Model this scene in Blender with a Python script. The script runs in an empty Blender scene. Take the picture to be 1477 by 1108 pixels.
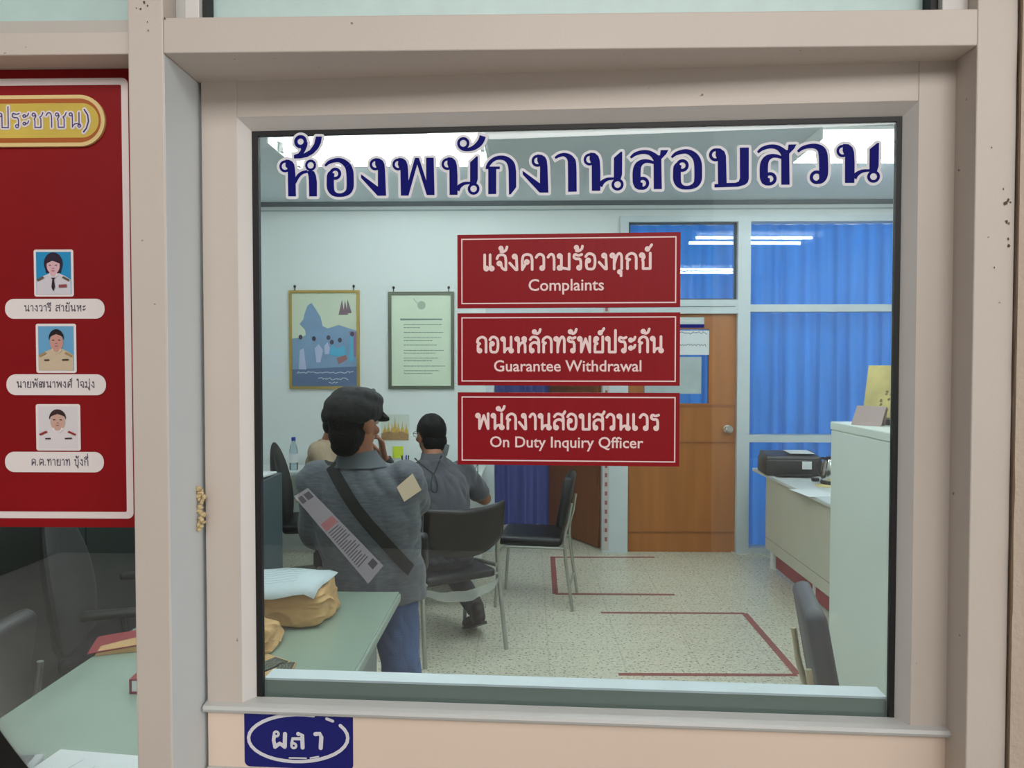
import bpy, bmesh, math, random
from mathutils import Vector, Matrix, noise
from mathutils.bvhtree import BVHTree
random.seed(7)
V = Vector
C = bpy.context.scene.collection
SC = bpy.context.scene

# ------------------------------------------------------------------ camera
W, H, F = 1477, 1108, 1067.0
YAW, PIT = math.radians(1.3), math.radians(1.5)
EYE = V((0, 0, 1.6))
_f0 = V((-math.sin(YAW), math.cos(YAW), 0))
RT = V((math.cos(YAW), math.sin(YAW), 0))
FW = _f0 * math.cos(PIT) + V((0, 0, -math.sin(PIT)))
UP = RT.cross(FW)
cam = bpy.data.cameras.new('camera')
cam.sensor_width = 36
cam.lens = 36 * F / W
cam.clip_start = 0.02
camo = bpy.data.objects.new('camera', cam)
C.objects.link(camo)
m3 = Matrix((RT, UP, -FW)).transposed().to_4x4()
camo.matrix_world = Matrix.Translation(EYE) @ m3
SC.camera = camo

# ------------------------------------------------------------------ world, exposure
wd = bpy.data.worlds.new('daylight')
SC.world = wd
wd.use_nodes = True
nt = wd.node_tree
nt.nodes.clear()
wo = nt.nodes.new('ShaderNodeOutputWorld')
bg = nt.nodes.new('ShaderNodeBackground')
tc = nt.nodes.new('ShaderNodeTexCoord')
sx = nt.nodes.new('ShaderNodeSeparateXYZ')
mr = nt.nodes.new('ShaderNodeMapRange')
mr.interpolation_type = 'SMOOTHSTEP'
mr.inputs['From Min'].default_value = -0.5
mr.inputs['From Max'].default_value = 0.75
mx = nt.nodes.new('ShaderNodeMix')
mx.data_type = 'RGBA'
mx.inputs[6].default_value = (0.75, 0.74, 0.73, 1)
mx.inputs[7].default_value = (2.0, 1.98, 1.96, 1)
nt.links.new(tc.outputs['Generated'], sx.inputs[0])
nt.links.new(sx.outputs[0], mr.inputs[0])
nt.links.new(mr.outputs[0], mx.inputs[0])
nt.links.new(mx.outputs[2], bg.inputs[0])
bg.inputs[1].default_value = 1.0
nt.links.new(bg.outputs[0], wo.inputs[0])

SC.view_settings.view_transform = 'Standard'
SC.view_settings.look = 'None'
SC.view_settings.exposure = 0.0
SC.view_settings.gamma = 1.0
SC.view_settings.use_curve_mapping = False
TUBE_POWER = 50.0
hz = bpy.data.lights.new('hazy_sun', 'SUN'); hz.energy = 1.9; hz.angle = math.radians(36); hz.color = (1, .97, .93)
hzo = bpy.data.objects.new('hazy_sun', hz); C.objects.link(hzo)
_a, _e = math.radians(5), math.radians(22)      # from the front right, fairly high
hzo.rotation_euler = V((-math.sin(_a) * math.cos(_e), math.cos(_a) * math.cos(_e), -math.sin(_e))).to_track_quat('-Z', 'Y').to_euler()

# ------------------------------------------------------------------ layout helpers
def ray(px, py):
    return RT * ((px - W / 2) / F) + UP * ((H / 2 - py) / F) + FW
def atY(px, py, Y):
    d = ray(px, py); return EYE + d * (Y / d.y)
def atZ(px, py, Z):
    d = ray(px, py); return EYE + d * ((Z - 1.6) / d.z)
P0 = V((-.449, 1.013, 0))                     # hinge edge of the glazed door
TH = math.atan2(.049, .999)
DU = V((math.cos(TH), -math.sin(TH), 0))
DN = V((-math.sin(TH), -math.cos(TH), 0))     # outward
def D(u, v, w=0.0):                            # point of the door: across, up, inward
    return P0 + DU * u + V((0, 0, v)) - DN * w
def uv(px, py, w=0.0):
    d = ray(px, py); p = P0 - DN * w
    q = EYE + d * ((p - EYE).dot(DN) / d.dot(DN))
    return ((q - P0).dot(DU), q.z)

# ------------------------------------------------------------------ materials
def lin(c):
    out = []
    for x in c[:3]:
        x /= 255.0
        out.append(x / 12.92 if x <= .04045 else ((x + .055) / 1.055) ** 2.4)
    return (out[0], out[1], out[2], 1)
MATS = {}
def mat(name, col, rough=.5, metal=0.0, var=0.0, vscale=8.0, bump=0.0, bscale=60.0, spec=.5,
        stretch=None, speck=None, sscale=40.0, sthr=.72, sheen=0.0):
    if name in MATS: return MATS[name]
    m = bpy.data.materials.new(name); m.use_nodes = True
    n, l = m.node_tree.nodes, m.node_tree.links
    b = n['Principled BSDF']
    b.inputs['Base Color'].default_value = lin(col)
    b.inputs['Roughness'].default_value = rough
    b.inputs['Metallic'].default_value = metal
    b.inputs['Specular IOR Level'].default_value = spec
    if sheen: b.inputs['Sheen Weight'].default_value = sheen
    src = None
    if var or bump or speck:
        t = n.new('ShaderNodeTexCoord'); mp = n.new('ShaderNodeMapping')
        if stretch: mp.inputs['Scale'].default_value = stretch
        l.new(t.outputs['Object'], mp.inputs[0])
    cur = None
    if var:
        nz = n.new('ShaderNodeTexNoise'); nz.inputs['Scale'].default_value = vscale
        nz.inputs['Detail'].default_value = 5
        l.new(mp.outputs[0], nz.inputs['Vector'])
        hs = n.new('ShaderNodeHueSaturation'); hs.inputs['Color'].default_value = lin(col)
        r = n.new('ShaderNodeMapRange'); r.inputs['From Min'].default_value = .25; r.inputs['From Max'].default_value = .75
        r.inputs['To Min'].default_value = 1 - var; r.inputs['To Max'].default_value = 1 + var
        l.new(nz.outputs[0], r.inputs[0]); l.new(r.outputs[0], hs.inputs['Value'])
        cur = hs.outputs[0]; l.new(cur, b.inputs['Base Color'])
    if speck:
        nz = n.new('ShaderNodeTexNoise'); nz.inputs['Scale'].default_value = sscale
        nz.inputs['Detail'].default_value = 2
        l.new(mp.outputs[0], nz.inputs['Vector'])
        r = n.new('ShaderNodeMapRange'); r.inputs['From Min'].default_value = sthr; r.inputs['From Max'].default_value = sthr + .03
        l.new(nz.outputs[0], r.inputs[0])
        mm = n.new('ShaderNodeMix'); mm.data_type = 'RGBA'
        if cur: l.new(cur, mm.inputs[6])
        else: mm.inputs[6].default_value = lin(col)
        mm.inputs[7].default_value = lin(speck)
        l.new(r.outputs[0], mm.inputs[0]); l.new(mm.outputs[2], b.inputs['Base Color'])
    if bump:
        nz = n.new('ShaderNodeTexNoise'); nz.inputs['Scale'].default_value = bscale
        nz.inputs['Detail'].default_value = 4
        l.new(mp.outputs[0], nz.inputs['Vector'])
        bp = n.new('ShaderNodeBump'); bp.inputs['Strength'].default_value = bump
        bp.inputs['Distance'].default_value = .01
        l.new(nz.outputs[0], bp.inputs['Height']); l.new(bp.outputs[0], b.inputs['Normal'])
    MATS[name] = m
    return m
def glass_mat(name, tint, gloss=(1, 1, 1, 1), rough=0.0, ior=1.5):
    m = bpy.data.materials.new(name); m.use_nodes = True
    n, l = m.node_tree.nodes, m.node_tree.links
    n.clear()
    o = n.new('ShaderNodeOutputMaterial'); mi = n.new('ShaderNodeMixShader')
    tr = n.new('ShaderNodeBsdfTransparent'); gl = n.new('ShaderNodeBsdfGlossy'); fr = n.new('ShaderNodeFresnel')
    tr.inputs[0].default_value = tint; gl.inputs['Color'].default_value = gloss; gl.inputs['Roughness'].default_value = rough
    fr.inputs[0].default_value = ior
    l.new(fr.outputs[0], mi.inputs[0]); l.new(tr.outputs[0], mi.inputs[1]); l.new(gl.outputs[0], mi.inputs[2])
    l.new(mi.outputs[0], o.inputs[0])
    return m
def sheer_mat(name, col, alpha, rough=.6):      # thin film that lets part of the light through
    m = bpy.data.materials.new(name); m.use_nodes = True
    b = m.node_tree.nodes['Principled BSDF']
    b.inputs['Base Color'].default_value = lin(col); b.inputs['Alpha'].default_value = alpha
    b.inputs['Roughness'].default_value = rough
    return m
def cloth_mat(name, col, trans=.5, var=.12):
    m = bpy.data.materials.new(name); m.use_nodes = True
    n, l = m.node_tree.nodes, m.node_tree.links
    n.clear()
    o = n.new('ShaderNodeOutputMaterial'); mi = n.new('ShaderNodeMixShader')
    a = n.new('ShaderNodeBsdfDiffuse'); b = n.new('ShaderNodeBsdfTranslucent')
    t = n.new('ShaderNodeTexCoord'); mp = n.new('ShaderNodeMapping'); mp.inputs['Scale'].default_value = (9, 9, .5)
    nz = n.new('ShaderNodeTexNoise'); nz.inputs['Scale'].default_value = 2
    hs = n.new('ShaderNodeHueSaturation'); hs.inputs['Color'].default_value = lin(col)
    r = n.new('ShaderNodeMapRange'); r.inputs['To Min'].default_value = 1 - var; r.inputs['To Max'].default_value = 1 + var
    l.new(t.outputs['Object'], mp.inputs[0]); l.new(mp.outputs[0], nz.inputs['Vector']); l.new(nz.outputs[0], r.inputs[0])
    l.new(r.outputs[0], hs.inputs['Value'])
    for s in (a, b): l.new(hs.outputs[0], s.inputs[0])
    mi.inputs[0].default_value = trans
    l.new(a.outputs[0], mi.inputs[1]); l.new(b.outputs[0], mi.inputs[2]); l.new(mi.outputs[0], o.inputs[0])
    return m
def emit_mat(name, col, s):
    m = bpy.data.materials.new(name); m.use_nodes = True
    b = m.node_tree.nodes['Principled BSDF']
    b.inputs['Base Color'].default_value = (.8, .8, .8, 1)
    b.inputs['Emission Color'].default_value = col; b.inputs['Emission Strength'].default_value = s
    return m
ALU = mat('champagne_aluminium', (206, 194, 184), .45, .0, var=.05, vscale=3, speck=(128, 114, 100), sscale=75, sthr=.745, bump=.03, bscale=300)
ALU2 = mat('silver_aluminium', (205, 205, 202), .4, .0, var=.03, vscale=4)
BEAD = mat('pale_aluminium', (222, 217, 213), .3, 0, var=.02)
ALUIN = mat('inner_aluminium', (205, 215, 218), .45, 0, var=.03)
RUBBER = mat('black_rubber', (14, 13, 15), .55)
GLASS = glass_mat('clear_glass', (.95, .98, .985, 1))
GLASSB = glass_mat('window_glass', (.95, .97, .98, 1), ior=1.5)
PANEL = mat('beige_laminate', (238, 216, 198), .5, 0, var=.03, vscale=3)
PLASTER = mat('beige_plaster', (196, 178, 162), .9, 0, var=.05, vscale=6, bump=.25, bscale=120)
WALLM = mat('white_wall_paint', (226, 232, 230), .8, 0, var=.02, vscale=2)
CEILM = mat('ceiling_board', (226, 234, 240), .9, 0, var=.02)
DARKTRIM = mat('dark_grey_trim', (92, 98, 104), .6)
RED = mat('red_plastic', (142, 14, 26), .45, 0, spec=.25, var=.06, vscale=1.2, stretch=(160, 160, 2))
REDB = mat('red_board', (138, 12, 20), .5, 0, spec=.25, var=.10, vscale=5)
WHITEINK = mat('white_print', (236, 222, 220), .5)
PINKINK = mat('pale_print', (244, 214, 212), .5)
NAVY = mat('navy_vinyl', (16, 18, 108), .6, spec=.1)
VWHITE = mat('white_vinyl', (226, 224, 230), .5)
CHROME = mat('chrome', (215, 215, 212), .18, 1.0)
STEEL = mat('worn_steel', (180, 182, 176), .38, .85, var=.08)
BLACKV = mat('black_vinyl', (16, 16, 20), .42, 0, bump=.05, bscale=90)
BLACKP = mat('black_plastic', (24, 24, 25), .45)
GREYV = mat('grey_vinyl', (74, 74, 80), .5, 0, bump=.05, bscale=90)
PAPER = mat('white_paper', (232, 236, 236), .8)
KRAFT = mat('kraft_paper', (196, 158, 108), .8, 0, var=.10, vscale=9, bump=.25, bscale=25)
BROWN = mat('brown_veneer', (158, 98, 48), .35, 0, var=.14, vscale=1.4, stretch=(9, 9, .8))
SKIN = mat('brown_skin', (150, 98, 72), .55, 0, var=.06, vscale=12)
HAIR = mat('black_hair', (9, 8, 9), .6, 0, bump=.8, bscale=160, spec=.2)

# ------------------------------------------------------------------ object helpers
def wm(o):
    return (wm(o.parent) if o.parent else Matrix.Identity(4)) @ o.matrix_basis
def tag(o, label=None, cat=None, group=None, kind=None):
    if label: o['label'] = label
    if cat: o['category'] = cat
    if group: o['group'] = group
    if kind: o['kind'] = kind
    return o
def thing(name, loc, label=None, cat=None, group=None, kind=None):
    o = bpy.data.objects.new(name, None); C.objects.link(o)
    o.location = loc; o.empty_display_size = .05
    return tag(o, label, cat, group, kind)
def obj(name, bm, m, parent=None, smooth=False, base=None, bevel=0.0):
    """one mesh object; geometry is given in world space"""
    if parent is not None:
        bm.transform(wm(parent).inverted())
    elif base is None:
        if bm.verts:
            xs = [v.co for v in bm.verts]
            base = V(((min(c.x for c in xs) + max(c.x for c in xs)) / 2, (min(c.y for c in xs) + max(c.y for c in xs)) / 2, min(c.z for c in xs)))
        else: base = V((0, 0, 0))
    if parent is None: bm.transform(Matrix.Translation(-base))
    me = bpy.data.meshes.new(name)
    if smooth:
        for f in bm.faces: f.smooth = True
    bm.to_mesh(me); bm.free()
    me.materials.append(m)
    if smooth:
        try: me.set_sharp_from_angle(angle=math.radians(38))
        except Exception: pass
    o = bpy.data.objects.new(name, me); C.objects.link(o)
    if parent is not None: o.parent = parent
    else: o.location = base
    if bevel:
        b = o.modifiers.new('bevel', 'BEVEL'); b.width = bevel; b.segments = 2; b.limit_method = 'ANGLE'
    return o
def copy_tree(o, parent=None):
    c = o.copy(); C.objects.link(c)
    if parent is not None: c.parent = parent
    for ch in list(o.children): copy_tree(ch, c)
    return c
def BM(): return bmesh.new()
def hexa(bm, p):                                # p: 8 corners, bottom loop then top loop
    vs = [bm.verts.new(q) for q in p]
    for f in ((3, 2, 1, 0), (4, 5, 6, 7), (0, 1, 5, 4), (1, 2, 6, 5), (2, 3, 7, 6), (3, 0, 4, 7)):
        bm.faces.new([vs[i] for i in f])
    return bm
def box(bm, x0, x1, y0, y1, z0, z1, M=None):
    p = [V((x, y, z)) for z in (z0, z1) for x, y in ((x0, y0), (x1, y0), (x1, y1), (x0, y1))]
    if M: p = [M @ q for q in p]
    return hexa(bm, p)
def dbox(bm, u0, u1, v0, v1, w0, w1):           # a box in the door's own frame
    p = [D(u, v, w) for v in (v0, v1) for u, w in ((u0, w0), (u1, w0), (u1, w1), (u0, w1))]
    return hexa(bm, p)
def bx(*a, M=None): return box(BM(), *a, M=M)
def rbox(x0, x1, y0, y1, z0, z1, r=.01, seg=3, M=None):
    bm = bx(x0, x1, y0, y1, z0, z1)
    bmesh.ops.bevel(bm, geom=bm.edges[:], offset=r, segments=seg, profile=.5, affect='EDGES')
    if M: bm.transform(M)
    return bm
def smoothpts(pts, n=6):
    if len(pts) < 3: return [V(p) for p in pts]
    P = [V(p) for p in pts]; P = [P[0] * 2 - P[1]] + P + [P[-1] * 2 - P[-2]]
    out = []
    for i in range(1, len(P) - 2):
        a, b, c, d = P[i - 1:i + 3]
        for k in range(n):
            t = k / n
            out.append(.5 * ((2 * b) + (c - a) * t + (2 * a - 5 * b + 4 * c - d) * t * t + (3 * b - a - 3 * c + d) * t ** 3))
    out.append(P[-2]); return out
def tube(bm, pts, r, seg=10, closed=False, sub=0):
    P = [V(p) for p in pts]
    if sub: P = smoothpts(P, sub)
    rings = []; n = len(P); up = None
    for i, p in enumerate(P):
        if closed: t = (P[(i + 1) % n] - P[i - 1])
        else: t = P[min(i + 1, n - 1)] - P[max(i - 1, 0)]
        t.normalize()
        if up is None:
            up = t.cross(V((0, 0, 1)) if abs(t.z) < .9 else V((1, 0, 0))).normalized()
        else:
            up = (up - t * up.dot(t)).normalized()
        s = t.cross(up)
        rr = r[i] if isinstance(r, (list, tuple)) else r
        rings.append([bm.verts.new(p + (up * math.cos(a) + s * math.sin(a)) * rr) for a in [2 * math.pi * k / seg for k in range(seg)]])
    for i in range(n if closed else n - 1):
        A, B = rings[i], rings[(i + 1) % n]
        for k in range(seg):
            bm.faces.new((A[k], A[(k + 1) % seg], B[(k + 1) % seg], B[k]))
    if not closed:
        bm.faces.new(rings[0][::-1]); bm.faces.new(rings[-1])
    return bm
def lathe(bm, prof, c, seg=20, M=None):
    rings = []
    for r, z in prof:
        rings.append([bm.verts.new((M @ V((r * math.cos(a), r * math.sin(a), z)) if M else V((r * math.cos(a), r * math.sin(a), z))) + V(c)) for a in [2 * math.pi * k / seg for k in range(seg)]])
    for A, B in zip(rings, rings[1:]):
        for k in range(seg): bm.faces.new((A[k], A[(k + 1) % seg], B[(k + 1) % seg], B[k]))
    bm.faces.new(rings[0][::-1]); bm.faces.new(rings[-1]); return bm
def loft(bm, rows, seg=20, axis=None):
    """rows: (centre, a, b, yaw) horizontal ellipses, bottom to top"""
    rings = []
    for c, a, b, yw in rows:
        cy, sy = math.cos(yw), math.sin(yw)
        rings.append([bm.verts.new(V(c) + V((a * math.cos(t) * cy - b * math.sin(t) * sy, a * math.cos(t) * sy + b * math.sin(t) * cy, 0))) for t in [2 * math.pi * k / seg for k in range(seg)]])
    for A, B in zip(rings, rings[1:]):
        for k in range(seg): bm.faces.new((A[k], A[(k + 1) % seg], B[(k + 1) % seg], B[k]))
    bm.faces.new(rings[0][::-1]); bm.faces.new(rings[-1]); return bm
def ell(bm, c, r, yaw=0.0, pitch=0.0, roll=0.0, u=16, v=10):
    M = Matrix.Translation(c) @ Matrix.Rotation(yaw, 4, 'Z') @ Matrix.Rotation(pitch, 4, 'X') @ Matrix.Rotation(roll, 4, 'Y') @ Matrix.Diagonal((r[0], r[1], r[2], 1))
    bmesh.ops.create_uvsphere(bm, u_segments=u, v_segments=v, radius=1, matrix=M); return bm
def cap(bm, p0, p1, r0, r1, seg=14):            # tapered limb with round ends
    p0, p1 = V(p0), V(p1)
    d = p1 - p0; L = d.length; d.normalize()
    pts, rs = [], []
    for k in range(5):
        a = math.pi / 2 * (1 - k / 4); pts.append(p0 - d * r0 * math.sin(a)); rs.append(max(r0 * math.cos(a), r0 * .04))
    for k in range(5):
        a = math.pi / 2 * k / 4; pts.append(p1 + d * r1 * math.sin(a)); rs.append(max(r1 * math.cos(a), r1 * .04))
    return tube(bm, pts, rs, seg)
def chain(bm, pr, seg=14):
    for (a, ra), (b, rb) in zip(pr, pr[1:]): cap(bm, a, b, ra, rb, seg)
    return bm
def fuse(bm, voxel=.006, it=6, fac=.5):
    """join overlapping volumes into one continuous skin"""
    me = bpy.data.meshes.new('tmp'); bm.to_mesh(me); bm.free()
    o = bpy.data.objects.new('tmp', me); C.objects.link(o)
    r = o.modifiers.new('r', 'REMESH'); r.mode = 'VOXEL'; r.voxel_size = voxel
    s = o.modifiers.new('s', 'SMOOTH'); s.factor = fac; s.iterations = it
    dg = bpy.context.evaluated_depsgraph_get(); dg.update()
    m2 = bpy.data.meshes.new_from_object(o.evaluated_get(dg))
    out = BM(); out.from_mesh(m2)
    bpy.data.objects.remove(o); bpy.data.meshes.remove(me); bpy.data.meshes.remove(m2)
    return out
# ---- flat printed shapes: fn maps 2-D (x, y) and a height above the surface to space
def flat(name, polys, fn, m, parent, h=0.0003):
    bm = BM()
    for i, p in enumerate(polys):          # overlapping strokes lie a hair above one another
        vs = [bm.verts.new(fn(x, y, h + (i % 24) * 6e-6)) for x, y in p]
        bm.faces.new(vs)
    bmesh.ops.recalc_face_normals(bm, faces=bm.faces[:])
    return obj(name, bm, m, parent)
def disc(cx, cy, rx, ry=None, n=24, a0=0, a1=2 * math.pi):
    ry = ry or rx
    return [(cx + rx * math.cos(a0 + (a1 - a0) * k / n), cy + ry * math.sin(a0 + (a1 - a0) * k / n)) for k in range(n if a1 - a0 > 6.2 else n + 1)]
def rrect(x0, x1, y0, y1, r, n=6):
    out = []
    for cx, cy, a in ((x1 - r, y1 - r, 0), (x0 + r, y1 - r, 90), (x0 + r, y0 + r, 180), (x1 - r, y0 + r, 270)):
        for k in range(n + 1):
            t = math.radians(a + 90 * k / n); out.append((cx + r * math.cos(t), cy + r * math.sin(t)))
    return out
def rect(x0, x1, y0, y1): return [(x0, y0), (x1, y0), (x1, y1), (x0, y1)]
def cat2(pts, n=5):
    q = smoothpts([V((p[0], p[1], p[2] if len(p) > 2 else 0)) for p in pts], n)
    return [(p.x, p.y, p.z) for p in q]
def stroke_polys(pts, w=None, round_caps=True, grow=0.0):
    """polygons of a pen stroke; pts (x, y[, width])"""
    out = []; q = [(p[0], p[1], (w if w is not None else p[2]) + 2 * grow) for p in pts]
    # butt ends are pushed out by the growth
    if grow and not round_caps and len(q) > 1:
        for i, j in ((0, 1), (-1, -2)):
            dx, dy = q[i][0] - q[j][0], q[i][1] - q[j][1]; L = math.hypot(dx, dy) or 1
            q[i] = (q[i][0] + dx / L * grow, q[i][1] + dy / L * grow, q[i][2])
    nrm = []
    for i in range(len(q)):
        a, b = q[max(i - 1, 0)], q[min(i + 1, len(q) - 1)]
        dx, dy = b[0] - a[0], b[1] - a[1]; L = math.hypot(dx, dy) or 1
        nrm.append((-dy / L, dx / L))
    for i in range(len(q) - 1):
        a, b = q[i], q[i + 1]; na, nb = nrm[i], nrm[i + 1]
        out.append([(a[0] + na[0] * a[2] / 2, a[1] + na[1] * a[2] / 2), (a[0] - na[0] * a[2] / 2, a[1] - na[1] * a[2] / 2),
                    (b[0] - nb[0] * b[2] / 2, b[1] - nb[1] * b[2] / 2), (b[0] + nb[0] * b[2] / 2, b[1] + nb[1] * b[2] / 2)])
    if round_caps:
        for p in (q[0], q[-1]): out.append(disc(p[0], p[1], p[2] / 2, n=12))
    return out
def ring_polys(cx, cy, R, r, n=28):
    o, i = disc(cx, cy, R, n=n), disc(cx, cy, r, n=n)
    return [[o[k], o[(k + 1) % n], i[(k + 1) % n], i[k]] for k in range(n)]
# ---- looped Thai letters as pen strokes. L corner strokes, S smooth strokes, R loops
r1 = .095
STEM = [('R', .12, .87, r1), ('L', (.215, .89), (.215, 0))]
TH_ = {
 'ก': (.66, [('L', (.12, 0), (.12, .50), (.24, .60), (.07, .66)), ('S', (.07, .66), (.12, .87), (.33, 1), (.53, .90), (.59, .68)), ('L', (.59, .70), (.59, 0))]),
 'ข': (.64, [('R', .12, .87, r1), ('S', (.21, .92), (.25, .74), (.16, .58), (.19, .45)), ('L', (.19, .47), (.19, 0), (.57, 0), (.57, 1))]),
 'ค': (.70, [('L', (.09, 0), (.09, .6)), ('S', (.09, .58), (.15, .90), (.36, 1), (.57, .90), (.63, .62)), ('L', (.63, .64), (.63, 0)), ('R', .34, .50, r1), ('S', (.29, .42), (.20, .22), (.09, .02))]),
 'ง': (.52, [('R', .30, .87, r1), ('L', (.395, .88), (.43, 0), (.36, 0), (.03, .44))]),
 'จ': (.60, [('S', (.04, .74), (.12, .93), (.30, 1), (.48, .90), (.53, .62)), ('L', (.53, .64), (.53, 0)), ('R', .17, .42, r1), ('S', (.26, .42), (.30, .18), (.42, .03), (.53, .0))]),
 'ช': (.70, [('R', .12, .87, r1), ('S', (.21, .92), (.25, .74), (.16, .58), (.19, .45)), ('L', (.19, .47), (.19, 0), (.55, 0), (.55, .58)), ('S', (.55, .56), (.50, .70), (.60, .80), (.68, 1.0))]),
 'ด': (.70, [('L', (.09, 0), (.09, .6)), ('S', (.09, .58), (.15, .90), (.36, 1), (.57, .90), (.63, .62)), ('L', (.63, .64), (.63, 0)), ('R', .36, .44, r1), ('S', (.27, .42), (.20, .20), (.09, .02))]),
 'ต': (.70, [('L', (.09, 0), (.09, .6)), ('S', (.09, .58), (.12, .90), (.24, .99), (.36, .88), (.48, .99), (.60, .88), (.63, .62)), ('L', (.63, .64), (.63, 0)), ('R', .36, .44, r1), ('S', (.27, .42), (.20, .20), (.09, .02))]),
 'ถ': (.68, [('R', .205, .10, r1), ('L', (.11, .10), (.11, .46), (.22, .56), (.07, .66)), ('S', (.07, .66), (.13, .88), (.36, 1), (.56, .90), (.61, .68)), ('L', (.61, .70), (.61, 0))]),
 'ท': (.70, STEM + [('S', (.215, .30), (.34, .80), (.47, 1), (.58, .92), (.62, .72)), ('L', (.62, .74), (.62, 0))]),
 'น': (.76, STEM + [('S', (.215, .04), (.34, .20), (.50, .24), (.62, .18)), ('L', (.62, 1), (.62, .12)), ('R', .63, .095, r1)]),
 'บ': (.66, STEM + [('L', (.215, .0), (.59, 0), (.59, 1))]),
 'ป': (.66, STEM + [('L', (.215, .0), (.59, 0), (.59, 1.42))]),
 'พ': (.82, STEM + [('L', (.215, 0), (.475, .88), (.735, 0), (.735, 1))]),
 'ม': (.74, STEM + [('R', .12, .10, r1), ('S', (.215, .10), (.40, .06), (.64, .0)), ('L', (.64, 0), (.64, 1))]),
 'ย': (.66, [('R', .20, .87, r1), ('S', (.10, .86), (.10, .66), (.26, .56), (.14, .48), (.12, .30)), ('L', (.12, .32), (.12, 0), (.59, 0), (.59, 1))]),
 'ร': (.52, [('S', (.47, .96), (.30, .90), (.10, .96), (.05, .78), (.16, .68), (.36, .66), (.42, .48)), ('L', (.42, .50), (.42, .10)), ('R', .33, .095, r1)]),
 'ล': (.68, [('S', (.08, .82), (.18, .97), (.36, 1), (.56, .88), (.61, .62)), ('L', (.61, .64), (.61, 0)), ('S', (.61, .46), (.46, .62), (.26, .62), (.10, .46), (.09, .14)), ('R', .185, .10, r1)]),
 'ส': (.70, [('S', (.08, .82), (.18, .97), (.36, 1), (.56, .88), (.61, .62)), ('L', (.61, .64), (.61, 0)), ('S', (.61, .46), (.46, .62), (.26, .62), (.10, .46), (.09, .14)), ('R', .185, .10, r1), ('S', (.50, .94), (.62, 1.0), (.70, 1.16))]),
 'ว': (.54, [('S', (.04, .80), (.14, .96), (.28, 1), (.43, .87), (.46, .62)), ('L', (.46, .64), (.46, .10)), ('R', .37, .095, r1)]),
 'ห': (.74, STEM + [('S', (.215, .34), (.34, .56), (.52, .66), (.60, .50), (.62, .30)), ('L', (.62, .32), (.62, 0)), ('R', .56, .87, r1), ('S', (.64, .80), (.62, .70), (.50, .64))]),
 'อ': (.64, [('S', (.06, .82), (.16, .97), (.32, 1), (.50, .88), (.56, .60), (.54, .20), (.45, .02), (.30, 0), (.14, .05), (.09, .28), (.10, .54)), ('R', .19, .56, r1)]),
 'ฒ': (1.0, [('L', (.09, 0), (.09, .7)), ('S', (.09, .68), (.14, .92), (.28, .98), (.40, .86), (.44, .60)), ('L', (.44, .62), (.44, .1)), ('R', .35, .10, .08), ('R', .60, .87, .08), ('L', (.68, .88), (.68, .05), (.90, .12), (.90, 1)), ('R', .27, .5, .07)]),
 'ะ': (.44, [('R', .12, .78, .085), ('S', (.20, .76), (.31, .80), (.38, .97)), ('R', .12, .26, .085), ('S', (.20, .24), (.31, .28), (.38, .45))]),
 'า': (.44, [('S', (.04, .80), (.13, .96), (.25, .99), (.34, .87), (.37, .62)), ('L', (.37, .64), (.37, 0))]),
 'เ': (.32, [('L', (.09, 1), (.09, .10)), ('R', .18, .095, r1)]),
 'ใ': (.40, [('L', (.30, 0), (.30, 1.10)), ('S', (.30, 1.08), (.27, 1.34), (.12, 1.42), (.08, 1.28)), ('R', .15, 1.24, .07)]),
 ' ': (.34, []), '.': (.2, [('D', .08, .04, .09)]),
 '(': (.3, [('S', (.24, 1.25), (.06, .8), (.06, .3), (.24, -.18))]), ')': (.3, [('S', (.05, 1.25), (.22, .8), (.22, .3), (.05, -.18))]),
}
TH_['ศ'] = (.72, TH_['ค'][1] + [('S', (.50, .94), (.62, 1.0), (.72, 1.16))])
TH_['แ'] = (.62, TH_['เ'][1] + [('L', (.39, 1), (.39, .10)), ('R', .48, .095, r1)])
MARKS = {   # drawn over the letter before
 'ั': [('R', -.34, 1.34, .085), ('S', (-.28, 1.26), (-.16, 1.22), (-.04, 1.32), (.02, 1.50))],
 'ี': [('S', (-.60, 1.16), (-.50, 1.34), (-.28, 1.38), (-.10, 1.16)), ('L', (-.60, 1.16), (-.08, 1.16), (-.08, 1.48))],
 '้': [('R', -.34, 1.42, .075), ('S', (-.27, 1.42), (-.27, 1.28), (-.36, 1.20), (-.20, 1.20), (-.06, 1.32), (-.01, 1.50))],
 '่': [('L', (-.12, 1.18), (-.12, 1.46))],
 '์': [('R', -.22, 1.27, .085), ('S', (-.15, 1.32), (-.08, 1.40), (.0, 1.54))],
 'ุ': [('R', -.19, -.20, .075), ('L', (-.115, -.17), (-.115, -.46))],
}
def thai(text, gap=.13):
    x = 0; out = []; prev = ''
    for ch in text:
        if ch in MARKS:
            dy = .42 if (prev in 'ัี') else 0
            for s in MARKS[ch]: out.append((s, x - gap, dy))
            prev = ch; continue
        w, st = TH_[ch]
        for s in st: out.append((s, x, 0))
        x += w + gap; prev = ch
    return out, x - gap
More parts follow.
